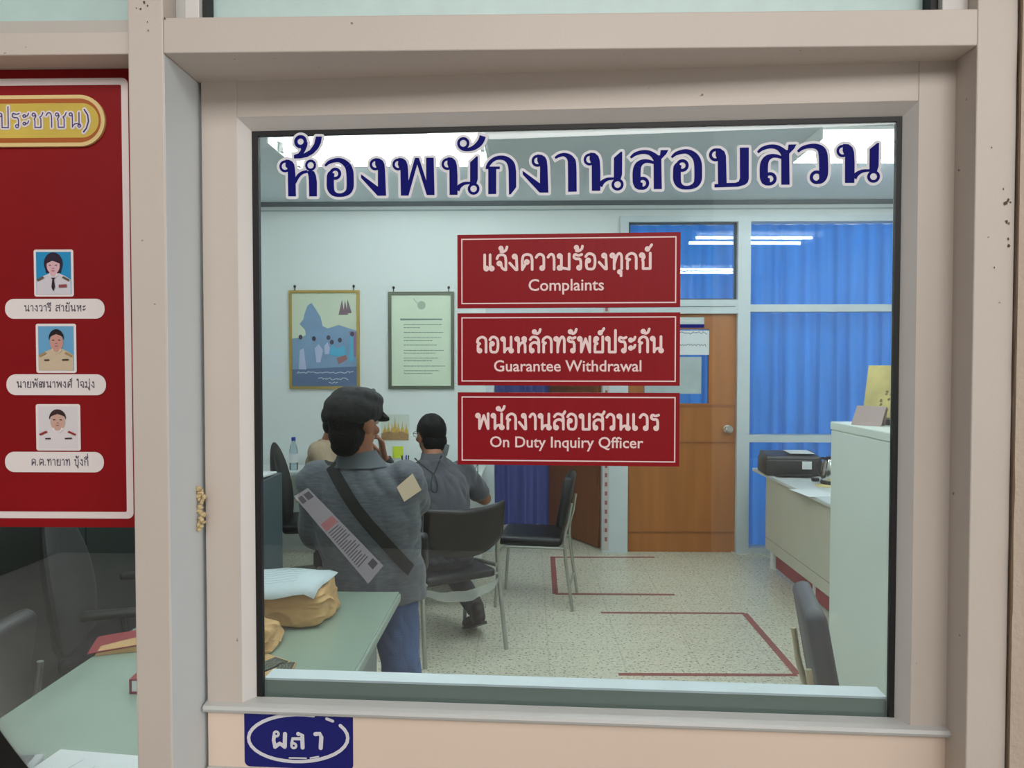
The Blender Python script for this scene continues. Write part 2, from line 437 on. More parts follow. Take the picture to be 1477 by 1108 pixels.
def thai_polys(text, x0, x1, base, xh, pen, gap=.13, grow=0.0):
    st, w = thai(text, gap); sx = (x1 - x0) / w; out = []
    for s, ox, dy in st:
        T = lambda p: (x0 + (p[0] + ox) * sx, base + (p[1] + dy) * xh)
        if s[0] == 'R':
            c = T((s[1], s[2])); R = s[3] * (sx + xh) / 2
            out += ring_polys(c[0], c[1], R + pen / 2 + grow, max(R - pen / 2 - grow, R * .05), 16)
        elif s[0] == 'D':
            c = T((s[1], s[2])); out.append(disc(c[0], c[1], s[3] * xh + grow, n=12))
        else:
            pts = [T(p) for p in s[1:]]
            if s[0] == 'S': out += stroke_polys(cat2(pts), pen, True, grow)
            else:
                for a, b in zip(pts, pts[1:]): out += stroke_polys([a, b], pen, True, grow)
    return out
def latin(name, text, fn, x0, x1, base, m, parent, h=.0003, bold=.012, fixed=None):
    c = bpy.data.curves.new('tmp', 'FONT'); c.body = text; c.size = 1; c.offset = bold; c.resolution_u = 3
    o = bpy.data.objects.new('tmp', c); C.objects.link(o)
    dg = bpy.context.evaluated_depsgraph_get(); dg.update()
    me = bpy.data.meshes.new_from_object(o.evaluated_get(dg))
    bm = BM(); bm.from_mesh(me)
    bpy.data.objects.remove(o); bpy.data.curves.remove(c); bpy.data.meshes.remove(me)
    xa, xb = min(v.co.x for v in bm.verts), max(v.co.x for v in bm.verts)
    s = (x1 - x0) / (xb - xa)
    for v in bm.verts: v.co = fn(x0 + (v.co.x - xa) * s, base + v.co.y * s, h)
    return obj(name, bm, m, parent)

# ================================================================== THE SETTING
def struct(name, bm, m, parent=None, **k):
    o = obj(name, bm, m, parent, **k)
    if parent is None: o['kind'] = 'structure'
    return o
BY = 6.3        # back wall
CZ = 2.98       # ceiling height
XL, XR = -2.33, 3.62

# terrazzo floor tiles
def terrazzo():
    m = bpy.data.materials.new('terrazzo_tiles'); m.use_nodes = True
    n, l = m.node_tree.nodes, m.node_tree.links; b = n['Principled BSDF']
    t = n.new('ShaderNodeTexCoord')
    v = n.new('ShaderNodeTexVoronoi'); v.inputs['Scale'].default_value = 42
    l.new(t.outputs['Object'], v.inputs['Vector'])
    nz = n.new('ShaderNodeTexNoise'); nz.inputs['Scale'].default_value = 85; nz.inputs['Detail'].default_value = 1
    mp = n.new('ShaderNodeMapping'); mp.inputs['Scale'].default_value = (.7, 1, 1)
    l.new(t.outputs['Object'], mp.inputs[0]); l.new(mp.outputs[0], nz.inputs['Vector'])
    r = n.new('ShaderNodeMapRange'); r.inputs['From Min'].default_value = .60; r.inputs['From Max'].default_value = .67
    l.new(nz.outputs[0], r.inputs[0])
    cr = n.new('ShaderNodeMix'); cr.data_type = 'RGBA'
    cr.inputs[6].default_value = lin((224, 221, 200)); cr.inputs[7].default_value = lin((208, 204, 182))
    l.new(v.outputs['Distance'], cr.inputs[0])
    m1 = n.new('ShaderNodeMix'); m1.data_type = 'RGBA'; m1.inputs[7].default_value = lin((104, 100, 84))
    l.new(r.outputs[0], m1.inputs[0]); l.new(cr.outputs[2], m1.inputs[6])
    br = n.new('ShaderNodeTexBrick'); br.offset = 0
    br.inputs['Scale'].default_value = 1; br.inputs['Brick Width'].default_value = .4; br.inputs['Row Height'].default_value = .4
    br.inputs['Mortar Size'].default_value = .004; br.inputs['Mortar Smooth'].default_value = .3
    br.inputs['Color1'].default_value = (1, 1, 1, 1); br.inputs['Color2'].default_value = (.9, .9, .9, 1); br.inputs['Mortar'].default_value = (.5, .5, .46, 1)
    l.new(t.outputs['Object'], br.inputs['Vector'])
    m2 = n.new('ShaderNodeMix'); m2.data_type = 'RGBA'; m2.blend_type = 'MULTIPLY'; m2.inputs[0].default_value = .4
    l.new(m1.outputs[2], m2.inputs[6]); l.new(br.outputs['Color'], m2.inputs[7])
    l.new(m2.outputs[2], b.inputs['Base Color']); b.inputs['Roughness'].default_value = .33
    return m
struct('floor', bx(XL - .2, XR + .2, .90, 9.0, -.1, 0), terrazzo(), base=V((.11, .13, 0)))
struct('floor', bx(-7, 7, -7, .90, -.12, -.005), mat('concrete_walkway', (192, 187, 180), .85, 0, var=.1, vscale=3, bump=.2))
struct('ceiling', bx(XL - .2, XR + .2, .98, 9.0, CZ, CZ + .1), CEILM)
struct('ceiling', bx(-7, 7, -.5, .98, 3.05, 3.17), mat('unseen_soffit', (150, 145, 140), .9))  # unseen overhang, added to hold back light from above
struct('wall_front', bx(-7, 1.0, -4.4, -4.2, 0, 3.5), mat('dark_unseen_wall', (88, 90, 84), .9, 0, var=.08, vscale=2))  # unseen wall, added to keep reflections in the glass dark
struct('wall_front', bx(1.0, 7, -4.4, -4.2, 0, 3.5), mat('pale_unseen_wall', (188, 190, 186), .9, 0, var=.08, vscale=2))  # unseen paler stretch, added for frontal light and a brighter reflection
struct('wall_left', bx(-4.2, -4.0, -4.2, .9, 0, 3.6), mat('dark_unseen_wall', (112, 110, 104)))  # unseen side wall, added so daylight enters from the right
struct('wall_left', bx(XL - .15, XL, 1.06, BY + .15, 0, CZ), WALLM)
struct('wall_right', bx(XR, XR + .15, 1.06, BY + .15, 0, CZ), WALLM)

# back wall with its openings
DX0, DX1 = -.295, .625           # left doorway
EX0, EX1 = .84, 1.755            # closed door
BX0, BX1 = 1.86, 3.56            # window bay
bm = bx(XL, DX0 - .05, BY, BY + .12, 0, CZ)
box(bm, DX0 - .05, EX0 - .07, BY, BY + .12, 2.10, CZ)
box(bm, EX0 - .07, XR, BY, BY + .12, 2.85, CZ)
box(bm, BX1 + .05, XR, BY, BY + .12, 0, 2.85)
struct('wall_back', bm, WALLM)
struct('trim_5', bx(XL, XR, BY - .03, BY, 2.945, CZ), DARKTRIM)
struct('trim_6', bx(XL, XR, BY - .012, BY, 2.905, 2.915), mat('wall_paint_line', (170, 182, 184), .8))

# doorway with the open brown leaf
d2 = thing('door_2', (.165, BY, 0), kind='structure')
bm = bx(DX0 - .07, DX0, BY - .03, BY + .13, 0, 2.10); box(bm, DX0, DX1, BY - .03, BY + .13, 2.03, 2.10)
obj('door_frame', bm, ALUIN, d2)
bm = bx(DX1, EX0 - .0, BY - .03, BY + .13, 0, 2.13)
obj('door_post', bm, ALUIN, d2)
bm = bx(DX1 + .005, DX1 + .055, BY - .036, BY - .031, 0.02, 2.10)
obj('slotted_strip', bm, mat('pinkish_strip', (196, 190, 188), .5), d2)
bm = BM()
for k in range(26): box(bm, DX1 + .020, DX1 + .040, BY - .0385, BY - .0365, .10 + k * .078, .135 + k * .078)
obj('strip_holes', bm, mat('faded_red', (150, 92, 92), .6), d2)
ang = math.atan2(.88, -.47)
M = Matrix.Translation((DX1 - .01, BY + .10, 0)) @ Matrix.Rotation(ang, 4, 'Z')
obj('door_leaf', bx(0, .85, -.02, .02, .012, 2.02, M=M), mat('dark_brown_veneer', (118, 68, 36), .35, 0, var=.14, vscale=1.4, stretch=(9, 9, .8)), d2)
bm = BM(); lathe(bm, [(.012, 0), (.012, .03), (.028, .035), (.028, .06), (.012, .065)], (0, 0, 0), M=M @ Matrix.Translation((.79, .02, 1.0)) @ Matrix.Rotation(-math.pi / 2, 4, 'X'))
obj('door_knob', bm, CHROME, d2, True)
# small passage behind the doorway
bm = bx(DX0 - .17, DX0 - .07, BY + .13, 7.8, 0, CZ); box(bm, EX0 - .10, EX0, BY + .13, 7.8, 0, CZ)
struct('wall_back', bm, WALLM)

# closed door with transom
d3 = thing('door_3', ((EX0 + EX1) / 2, BY, 0), kind='structure')
bm = bx(EX0, EX1, BY - .03, BY + .13, 2.03, 2.146); box(bm, EX0 - .07, EX1, BY - .03, BY + .13, 2.80, 2.85)
box(bm, EX0 - .07, EX0, BY - .031, BY + .13, 2.13, 2.80); box(bm, EX1, BX0, BY - .032, BY + .13, 0, 2.85)
obj('door_frame', bm, ALUIN, d3)
bm = bx(EX0 + .02, EX1 - .02, BY - .034, BY - .030, 2.085, 2.09)
obj('frame_seam', bm, DARKTRIM, d3)
WX0, WX1, WZ0, WZ1 = .98, 1.525, 1.27, 1.90
bm = bx(EX0, WX0, BY + .01, BY + .05, .001, 2.03); box(bm, WX1, EX1, BY + .01, BY + .05, .001, 2.03)
box(bm, WX0, WX1, BY + .01, BY + .05, .001, WZ0); box(bm, WX0, WX1, BY + .01, BY + .05, WZ1, 2.03)
obj('door_leaf', bm, BROWN, d3)
obj('vision_pane', bx(WX0, WX1, BY + .025, BY + .030, WZ0, WZ1), GLASSB, d3)
bm = bx(EX0 + .01, EX1 - .01, BY + .004, BY + .01, 1.235, 1.262); box(bm, EX0 + .01, EX1 - .01, BY + .004, BY + .01, .16, .175)
box(bm, EX0 + .01, EX1 - .01, BY + .004, BY + .01, .93, .945)
obj('panel_moulding', bm, mat('mid_brown_moulding', (136, 82, 40), .4), d3)
bm = BM(); lathe(bm, [(.034, 0), (.034, .006), (.012, .010), (.012, .04), (.03, .046), (.032, .065), (.02, .078)], (1.685, BY + .01, 1.055), M=Matrix.Rotation(math.pi / 2, 4, 'X'))
obj('door_knob', bm, CHROME, d3, True)
w4 = thing('window_4', ((EX0 + EX1) / 2, BY, 2.146), kind='structure')
obj('glass_pane', bx(EX0, EX1, BY + .04, BY + .045, 2.146, 2.80), GLASSB, w4)
bm = BM()
for a in ((EX0, EX0 + .018, 2.146, 2.80), (EX1 - .018, EX1, 2.146, 2.80), (EX0, EX1, 2.146, 2.16), (EX0, EX1, 2.786, 2.80)):
    box(bm, a[0], a[1], BY + .02, BY + .038, a[2], a[3])
obj('window_gasket', bm, mat('dark_gasket', (60, 72, 86), .6), w4)

# window bay on the right
w5 = thing('window_5', ((BX0 + BX1) / 2, BY, 0), kind='structure')
bm = BM()
for a in ((BX0, BX1 + .05, 2.80, 2.85), (BX0, BX1, 2.045, 2.105), (BX0, BX1, .945, 1.005), (BX0, BX1, 0, .045), (BX1, BX1 + .05, 0, 2.80)):
    box(bm, a[0], a[1], BY - .03, BY + .10, a[2], a[3])
obj('window_frame', bm, ALUIN, w5)
for z0, z1 in ((2.105, 2.80), (1.005, 2.045), (.045, .945)):
    obj('glass_pane', bx(BX0, BX1, BY + .04, BY + .045, z0, z1), GLASSB, w5)

# ---------------- front: aluminium framing, panes and plaster
YF, YB = .92, 1.055
def quad_post(x0, x1, y0=YF, y1=YB, z0=0, z1=2.62): return bx(x0, x1, y0, y1, z0, z1)
struct('trim_1', quad_post(-.499, -.4545), ALU, bevel=.0015)
struct('trim_11', bx(-.4545, -.4538, YF + .0015, YB, 0, 1.986), mat('cool_jamb_light', (206, 212, 214), .4))  # added plate; its cool tone paints the light reflected on the jamb
struct('trim_2', bx(-.4545, .5435, YF, YB, 1.987, 2.031), ALU, bevel=.0015)
bm = bx(-1.6, -.499, YF + .004, YB, 1.988, 2.016)
struct('trim_3', bm, ALU, bevel=.0015)
struct('trim_7', bx(-1.6, -.499, YF + .010, YB, 2.016, 2.033), mat('seam_aluminium', (196, 190, 182), .5, speck=(92, 84, 72), sscale=70, sthr=.76))  # greyer upper band of the two-tone header
struct('trim_4', quad_post(.5435, .592), ALU, bevel=.0015)
bm = bx(.594, 4.0, .915, 1.06, 0, 3.05)
box(bm, -.499, .594, .95, 1.06, 2.62, 3.05); box(bm, -3.2, -.499, .95, 1.06, 2.62, 3.05)
box(bm, -3.2, -1.6, .93, 1.06, 0, 2.62)
struct('wall_front', bm, PLASTER)
bm = BM()                                   # rough caulk line between post and plaster
random.seed(3)
tube(bm, [(.5935 + random.uniform(-.0006, .0006), .9165, z * .05) for z in range(0, 54)], [random.uniform(.0008, .0022) for _ in range(54)], 6)
struct('trim_8', bm, mat('brown_caulk', (128, 106, 84), .9), smooth=True)
# chips in the paint of the right post
def chips(name, spots, m):
    bm = BM(); random.seed(11)
    for x, z, r in spots:
        n = 9; p = [bm.verts.new((x + r * random.uniform(.4, 1.3) * math.cos(k * 2 * math.pi / n) * .7, YF - .0006, z + r * random.uniform(.5, 1.5) * math.sin(k * 2 * math.pi / n))) for k in range(n)]
        bm.faces.new(p[::-1])
    return bm
sp = [(atY(x, y, YF).x, atY(x, y, YF).z, r) for x, y, r in ((1447, 273, .0012), (1454, 288, .0026), (1450, 293, .003), (1457, 292, .0016), (1452, 320, .0026), (1455, 322, .0018), (1454, 345, .0016), (1455, 355, .0026), (1430, 213, .001), (1434, 386, .001))]
struct('trim_9', chips('chips', sp, None), mat('bare_dark_chip', (92, 74, 54), .8))
sp = [(atY(x, y, YF).x, atY(x, y, YF).z, r) for x, y, r in ((208, 4, .0022), (213, 8, .0016), (203, 13, .0014), (197, 12, .001), (213, 32, .0012), (214, 44, .0014), (238, 27, .0014))]
struct('trim_10', chips('chips', sp, None), mat('dark_stain', (84, 72, 66), .9))

# upper panes
w2 = thing('window_2', (.04, .97, 2.031), kind='structure')
bm = bx(-.4545, -.436, .955, 1.03, 2.031, 2.62)
obj('frame_jamb', bm, ALU2, w2)
bm = bx(-.436, -.418, .940, 1.03, 2.031, 2.62); box(bm, .512, .5435, .940, 1.03, 2.031, 2.62)
obj('sash_stile', bm, BEAD, w2, bevel=.001)
bm = bx(-.418, -.412, .950, 1.0, 2.031, 2.62); box(bm, .503, .512, .950, 1.0, 2.031, 2.62)
obj('window_gasket', bm, RUBBER, w2)
FROST = mat('frosted_film', (196, 222, 218), .35, 0, var=.05, vscale=30)
obj('glass_pane', bx(-.412, .503, .97, .976, 2.031, 2.62), FROST, w2)
w3 = thing('window_3', (-1.05, .97, 2.033), kind='structure')
obj('glass_pane', bx(-1.6, -.499, .97, .976, 2.033, 2.62), FROST, w3)
w1 = thing('window_1', (-1.05, .975, 0), kind='structure')
obj('glass_pane', bx(-1.6, -.499, .985, .990, .30, 1.988), GLASS, w1)
obj('window_frame', bx(-1.6, -.499, .94, 1.04, 0, .30), ALU, w1)

# ---------------- the glazed door, slightly ajar
d1 = thing('door_1', P0, kind='structure')
d1.rotation_euler.z = -TH
VB, VT = 1.128, 1.9905
bm = BM(); dbox(bm, 0, .0500, VB, VT, 0, .044)
obj('door_stile', bm, ALU, d1, bevel=.0008)
bm = BM(); dbox(bm, .9485, 1.0, VB, VT + .002, 0, .044)
obj('door_stile', bm, ALU, d1, bevel=.0008)
bm = BM(); dbox(bm, .0500, .9485, 1.9375, VT, .0006, .044)
obj('top_rail', bm, ALU, d1, bevel=.0008)
# sloping glazing beads
GU0, GU1, GV0, GV1 = .0625, .9370, 1.1262, 1.9245
def bead(p): return hexa(BM(), p)
def wedge(u0, u1, v0, v1, side):
    if side == 'L': q = [(u0, v0, 0), (u1, v0, .02), (u1, v0, .044), (u0, v0, .044), (u0, v1, 0), (u1, GV1, .02), (u1, v1, .044), (u0, v1, .044)]
    if side == 'R': q = [(u0, v0, .02), (u1, v0, 0), (u1, v0, .044), (u0, v0, .044), (u0, GV1, .02), (u1, v1, 0), (u1, v1, .044), (u0, v1, .044)]
    if side == 'T': q = [(GU0, v0, .02), (GU1, v0, .02), (u1, v0, .044), (u0, v0, .044), (u0, v1, .0008), (u1, v1, .0008), (u1, v1, .044), (u0, v1, .044)]
    return hexa(BM(), [D(*c) for c in q])
bm = wedge(.050, GU0, VB, 1.9375, 'L'); bmesh.ops.recalc_face_normals(bm, faces=bm.faces[:]); obj('glazing_bead', bm, BEAD, d1)
bm = wedge(GU1, .9485, VB, 1.9375, 'R'); bmesh.ops.recalc_face_normals(bm, faces=bm.faces[:]); obj('glazing_bead', bm, BEAD, d1)
bm = wedge(.050, .9485, GV1, 1.9375, 'T'); bmesh.ops.recalc_face_normals(bm, faces=bm.faces[:]); obj('glazing_bead', bm, BEAD, d1)
bm = BM(); dbox(bm, GU0, .0715, GV0, GV1, .0195, .027); dbox(bm, .9300, GU1, GV0, GV1, .0195, .027); dbox(bm, .0715, .9300, 1.9180, GV1, .0195, .027)
obj('glazing_gasket', bm, RUBBER, d1)
bm = BM(); dbox(bm, .0705, .9305, GV0 - .004, 1.919, .0215, .0265)
obj('glass_pane', bm, GLASS, d1)
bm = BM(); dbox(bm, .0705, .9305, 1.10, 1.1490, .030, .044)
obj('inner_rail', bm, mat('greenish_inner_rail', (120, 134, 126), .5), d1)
bm = BM(); dbox(bm, .0705, .9305, 1.1495, 1.1525, .029, .060)
obj('inner_ledge', bm, ALUIN, d1)
# lock rail ledge with a lip
bm = BM()
prof = [(1.1290, .0), (1.1275, -.010), (1.1235, -.0125), (1.1195, -.0105), (1.1180, -.004), (1.1150, -.003), (1.1150, .02), (1.1290, .02)]
for u in (-.0015, 1.0035):
    pass
va = [bm.verts.new(D(-.0015, v, w)) for v, w in prof]; vb = [bm.verts.new(D(1.0035, v, w)) for v, w in prof]
for k in range(len(prof)):
    bm.faces.new((va[k], vb[k], vb[(k + 1) % len(prof)], va[(k + 1) % len(prof)]))
bm.faces.new(va[::-1]); bm.faces.new(vb); bmesh.ops.recalc_face_normals(bm, faces=bm.faces[:])
obj('ledge', bm, ALU2, d1)
bm = BM(); dbox(bm, 0, 1.0, .30, VB - .012, .001, .044)
obj('lower_panel', bm, PANEL, d1)
bm = BM(); dbox(bm, 0, .35, 1.030, 1.0375, -.003, .001); dbox(bm, 0, 1.0, .05, .30, 0, .044)
obj('bottom_rail', bm, ALU2, d1)
bm = BM(); random.seed(4)
for k in range(26):
    zz = 1.374 + .0600 * k / 26; x = -.4500 + random.uniform(-.0025, .0035)
    ell(bm, V((x, 1.000 + random.uniform(-.004, .004), zz)), (random.uniform(.002, .0042), .004, random.uniform(.002, .004)), u=8, v=6)
tag(obj('dried_sealant', bm, mat('yellowed_sealant', (206, 184, 140), .6, 0, var=.35, vscale=160), smooth=True), 'crumbled yellowish sealant in the gap beside the left edge of the glazed door', 'sealant')

# ---------------- curtains
CURT = cloth_mat('blue_curtain_cloth', (66, 146, 232), .5, .24)
CURT2 = cloth_mat('dark_blue_curtain_cloth', (84, 92, 146), .35)
def curtain(x0, x1, z0, z1, y, folds, amp, m, seed=1):
    bm = BM(); random.seed(seed); nx, nz = int(folds * 8), 8
    ph = [random.uniform(-.5, .5) for _ in range(40)]
    g = []
    for j in range(nz + 1):
        t = j / nz; row = []
        for i in range(nx + 1):
            s = i / nx
            f = s * folds * 2 * math.pi + ph[int(s * 20)] * .6 + .35 * math.sin(3 * t + s * 9)
            yy = y + amp * math.sin(f) * (.55 + .45 * (1 - t)) + .012 * math.sin(s * 23 + t * 2)
            row.append(bm.verts.new((x0 + (x1 - x0) * s + .008 * math.sin(f * .5 + t * 2), yy, z0 + (z1 - z0) * t)))
        g.append(row)
    for j in range(nz):
        for i in range(nx): bm.faces.new((g[j][i], g[j][i + 1], g[j + 1][i + 1], g[j + 1][i]))
    return bm
tag(obj('curtain', curtain(BX0 - .03, XR - .002, .002, 2.82, BY + .22, 13, .030, CURT, 2), CURT, smooth=True), 'long bright blue curtain hanging behind the wide glazed bay on the right', 'curtain')
tag(obj('curtain', curtain(EX0 - .06, EX1 + .085, 1.0, 2.82, BY + .24, 7, .026, CURT, 5), CURT, smooth=True), 'blue curtain behind the transom and pane of the closed brown door', 'curtain')
tag(obj('curtain', curtain(DX0 - .06, EX0 - .10, .002, 2.7, 7.35, 8, .03, CURT2, 8), CURT2, smooth=True), 'dull violet-blue curtain hanging behind the open doorway', 'curtain')

# ================================================================== SIGNS ON THE FRONT
def dfn(u0, v0, w):                 # 2-D signs on the door: x across, y up
    return lambda x, y, h: D(u0 + x, v0 + y, w - h)
# ---- big navy letters on the glass, drawn in tracing units of 1/8.2056 pixel
def trace(ox, oy, s):
    return lambda zx, zy: uv(ox + zx / s, oy + zy / s, .019)
T1, T2, T3, T4, T5 = trace(395, 185, 8.2056), trace(555, 185, 8.2056), trace(735, 190, 8.2056), trace(900, 190, 8.2056), trace(1080, 180, 7.385)
K = uv(1000, 300, .019)[0] - uv(1000 - 1 / 8.2056, 300, .019)[0]      # one tracing unit in metres
GL = {
 'ho': (T1, [[(140, 372), (185, 376), (222, 396), (243, 430), (252, 480), (258, 560), (264, 808), (172, 808), (165, 482), (138, 452)],
             [(395, 512), (437, 500), (478, 512), (500, 560), (512, 640), (512, 808), (420, 808), (416, 620), (410, 560)]],
        [[(250, 650, 34), (285, 575, 44), (335, 530, 40), (400, 512, 34)]], [(136, 452, 75, 44), (437, 440, 70, 40)]),
 'tho': (T1, [[(402, 165), (396, 212), (378, 258), (352, 304), (430, 258), (478, 190), (500, 100), (570, 100), (560, 170), (528, 238), (470, 300), (400, 340), (320, 358), (240, 360), (238, 318), (290, 300), (318, 265), (322, 238), (330, 200)]],
         [], [(318, 160, 82, 38)]),
 'o': (T1, [], [[(607, 447, 26), (655, 405, 42), (720, 383, 50), (780, 380, 56), (838, 408, 70), (880, 455, 82), (900, 520, 92), (905, 610, 92), (903, 700, 90), (880, 755, 72), (830, 785, 52), (780, 793, 44), (730, 785, 52), (692, 755, 72), (672, 700, 92), (670, 610, 92), (674, 560, 92), (690, 525, 74)]], [(728, 540, 76, 38)]),
 'ngo': (T1, [[(1200, 355), (1250, 360), (1290, 385), (1310, 425), (1318, 500), (1330, 800), (1228, 800), (1034, 590), (1032, 545), (1232, 692), (1232, 500), (1200, 432)]], [], [(1203, 430, 73, 40)]),
 'pho': (T2, [[(165, 352), (215, 358), (252, 385), (270, 430), (278, 500), (282, 620), (358, 352), (385, 352), (385, 430), (282, 798), (192, 798), (185, 495), (155, 432)],
              [(385, 352), (405, 352), (492, 620), (490, 350), (580, 350), (590, 792), (498, 792), (385, 430)]], [], [(160, 430, 73, 42)]),
 'no': (T2, [[(745, 345), (800, 350), (838, 385), (855, 440), (862, 560), (862, 790), (768, 790), (765, 490), (740, 425)],
             [(1010, 405), (1085, 335), (1102, 335), (1102, 600), (1085, 660), (1010, 690)]],
        [[(858, 735, 60), (885, 690, 52), (940, 656, 38), (1012, 648, 28)]], [(742, 425, 73, 42), (1052, 718, 73, 40)]),
 'han': (T2, [], [[(885, 225, 30), (930, 251, 36), (985, 253, 42), (1050, 235, 58), (1108, 193, 72), (1143, 145, 76), (1160, 94, 78)]], [(930, 180, 76, 42)]),
 'ko': (T2, [[(1225, 478), (1320, 478), (1320, 780), (1225, 780)], [(1190, 485), (1212, 440), (1245, 455), (1362, 455), (1362, 485)], [(1466, 500), (1556, 500), (1556, 700), (1490, 785), (1470, 785)]],
        [[(1208, 470, 36), (1238, 418, 46), (1282, 375, 46), (1340, 352, 48), (1410, 354, 56), (1465, 385, 72), (1500, 440, 88), (1511, 520, 90)]], []),
 'aa': (T3, [], [[(538, 313, 26), (585, 285, 38), (640, 273, 42), (690, 290, 62), (725, 330, 86), (740, 400, 102), (744, 712, 104)]], []),
 'so': (T4, [[(350, 370), (345, 300), (430, 278), (442, 322), (448, 680), (352, 680)], [(425, 290), (432, 220), (525, 218), (500, 265), (442, 325)], [(104, 570), (108, 620), (130, 665), (170, 688), (220, 690), (220, 608)]],
        [[(78, 310, 28), (130, 268, 42), (210, 243, 46), (290, 248, 52), (350, 282, 66), (395, 330, 94)], [(358, 372, 30), (312, 355, 38), (250, 350, 48), (195, 372, 70), (162, 415, 88), (150, 480, 96), (150, 600, 96)]], [(220, 612, 79, 40)]),
 'bo': (T4, [[(1090, 197), (1140, 200), (1188, 235), (1207, 290), (1215, 608), (1320, 606), (1358, 590), (1372, 550), (1370, 190), (1477, 188), (1477, 560), (1465, 600), (1430, 630), (1350, 652), (1070, 662), (1070, 622), (1113, 620), (1110, 350), (1083, 278)]], [], [(1083, 275, 77, 42)]),
 'wo': (T5, [], [[(520, 288, 26), (570, 250, 38), (640, 230, 44), (710, 230, 54), (765, 260, 76), (788, 310, 92), (795, 400, 94), (795, 530, 92), (775, 590, 66), (735, 615, 40)]], [(722, 560, 73, 38)]),
}
letters = thing('window_lettering', D(.50, 1.83, .019), 'navy blue Thai heading in white-edged vinyl letters across the top of the glass', 'lettering')
def glyph(key, du=0.0, dv=0.0, sxx=1.0, syy=1.0):
    T, polys, strokes, rings = GL[key]; s = 8.2056 / (7.385 if T is T5 else 8.2056)
    k = K * s
    allp = [T(*p) for P in polys for p in P] + [T(p[0], p[1]) for S in strokes for p in S] + [T(r[0] - r[2], r[1] + r[2]) for r in rings]
    ox, oy = min(p[0] for p in allp), min(p[1] for p in allp)
    def X(p): return (ox + (p[0] - ox) * sxx + du, oy + (p[1] - oy) * syy + dv)
    A, B = [], []
    g = .0036
    for P in polys:
        q = [X(T(*p)) for p in P]; A.append(q)
        B.append(q); n = len(q)
        for i in range(n): B += stroke_polys([q[i], q[(i + 1) % n]], 2 * g, True)
    for S in strokes:
        q = [X(T(p[0], p[1])) + (p[2] * k,) for p in S]; q = cat2(q, 5)
        A += stroke_polys(q, None, False); B += stroke_polys(q, None, False, g)
    for cx, cy, R, r in rings:
        c = X(T(cx, cy)); A += ring_polys(c[0], c[1], R * k, r * k); B.append(disc(c[0], c[1], R * k + g))
    fn = lambda x, y, h: D(x, y, .0190 - h)
    l = flat('letter', A, fn, NAVY, letters, .0006)
    flat('white_edge', B, fn, VWHITE, l, .0002)
def off(Ta, pa, Tb, pb):
    a, b = Ta(*pa), Tb(*pb); return b[0] - a[0], b[1] - a[1]
glyph('ho'); glyph('tho'); glyph('o'); glyph('ngo'); glyph('pho'); glyph('no'); glyph('han'); glyph('ko')
glyph('ngo', *off(T1, (1330, 800), T3, (460, 722)))
glyph('aa')
d = off(T2, (742, 425), T3, (945, 330)); glyph('no', d[0], d[1], 1.04)
glyph('so')
glyph('o', *off(T1, (728, 540), T4, (690, 402)))
glyph('bo')
d = off(T4, (448, 680), T5, (434, 640)); glyph('so', d[0], d[1], 1.0, 1.02)
glyph('wo')
d = off(T2, (742, 425), T5, (993, 280)); glyph('no', d[0], d[1], 1.10)

# ---- three red signs
def red_sign(v0, v1, th, thx, thb, thh, en, enx, enb, label):
    u0, u1 = .3513, .6513
    t = obj('red_sign', None or dbox(BM(), u0, u1, v0, v1, .0145, .0195), RED)
    tag(t, label, 'sign', 'red signs on the glass of the door')
    fn = dfn(u0, v0, .0145); hh = v1 - v0; ww = u1 - u0; i, b = .0054, .0016
    flat('border', [rect(i, ww - i, i, i + b), rect(i, ww - i, hh - i - b, hh - i), rect(i, i + b, i + b, hh - i - b), rect(ww - i - b, ww - i, i + b, hh - i - b)], fn, PINKINK, t, .0003)
    flat('thai_text', thai_polys(th, thx[0], thx[1], hh - thb, thh, .0036, .11), fn, PINKINK, t, .0003)
    latin('english_text', en, fn, enx[0], enx[1], hh - enb, PINKINK, t)
zx = lambda x: (x - 60) / 988 * .3
red_sign(1.677, 1.7766, 'แจ้งความร้องทุกข์', (zx(176), zx(922)), .0480, .0205, 'Complaints', (zx(380), zx(714)), .0765, 'red sign for complaints, the top one of three on the door glass')
red_sign(1.5715, 1.6700, 'ถอนหลักทรัพย์ประกัน', (zx(145), zx(975)), .0530, .0205, 'Guarantee Withdrawal', (zx(225), zx(880)), .0790, 'red sign for guarantee withdrawal, the middle one of three on the glass')
red_sign(1.4630, 1.5620, 'พนักงานสอบสวนเวร', (zx(143), zx(960)), .0495, .0205, 'On Duty Inquiry Qfficer', (zx(207), zx(890)), .0745, 'red sign for the duty inquiry officer, the lowest of three on the glass')

# ---- PUSH sticker, worn, on the beige panel
def st(zx, zy): return uv(345 + zx / 8.688, 1015 + zy / 8.688, .0005)
a, b = st(68, 768), st(1425, 85)
c0 = st(745, 430)
pfn = lambda x, y, h: D(x, y, .0009 - h)
sw, sh = b[0] - a[0], b[1] - a[1]
sticker = flat('push_sticker', [[(a[0] + x, a[1] + y) for x, y in rrect(0, sw, -.002, sh, .008)]], pfn, mat('deep_navy_vinyl', (12, 16, 112), .4), None, .0003)
tag(sticker, 'navy oval-ring door sticker with worn white Thai letters below the glass', 'sticker')
kz = K * 8.2056 / 8.688
def el(a0, a1, n=30):
    return [st(740 + 622 * math.cos(math.radians(t)), 432 - 295 * math.sin(math.radians(t))) for t in [a0 + (a1 - a0) * k / n for k in range(n + 1)]]
flat('oval_ring', stroke_polys(el(72, 392), 46 * kz) + stroke_polys(el(46, 55, 6), 40 * kz) + stroke_polys([st(630, 680), st(840, 684)], 20 * kz) + stroke_polys([st(892, 682), st(995, 664)], 20 * kz), pfn, VWHITE, sticker, .0006)
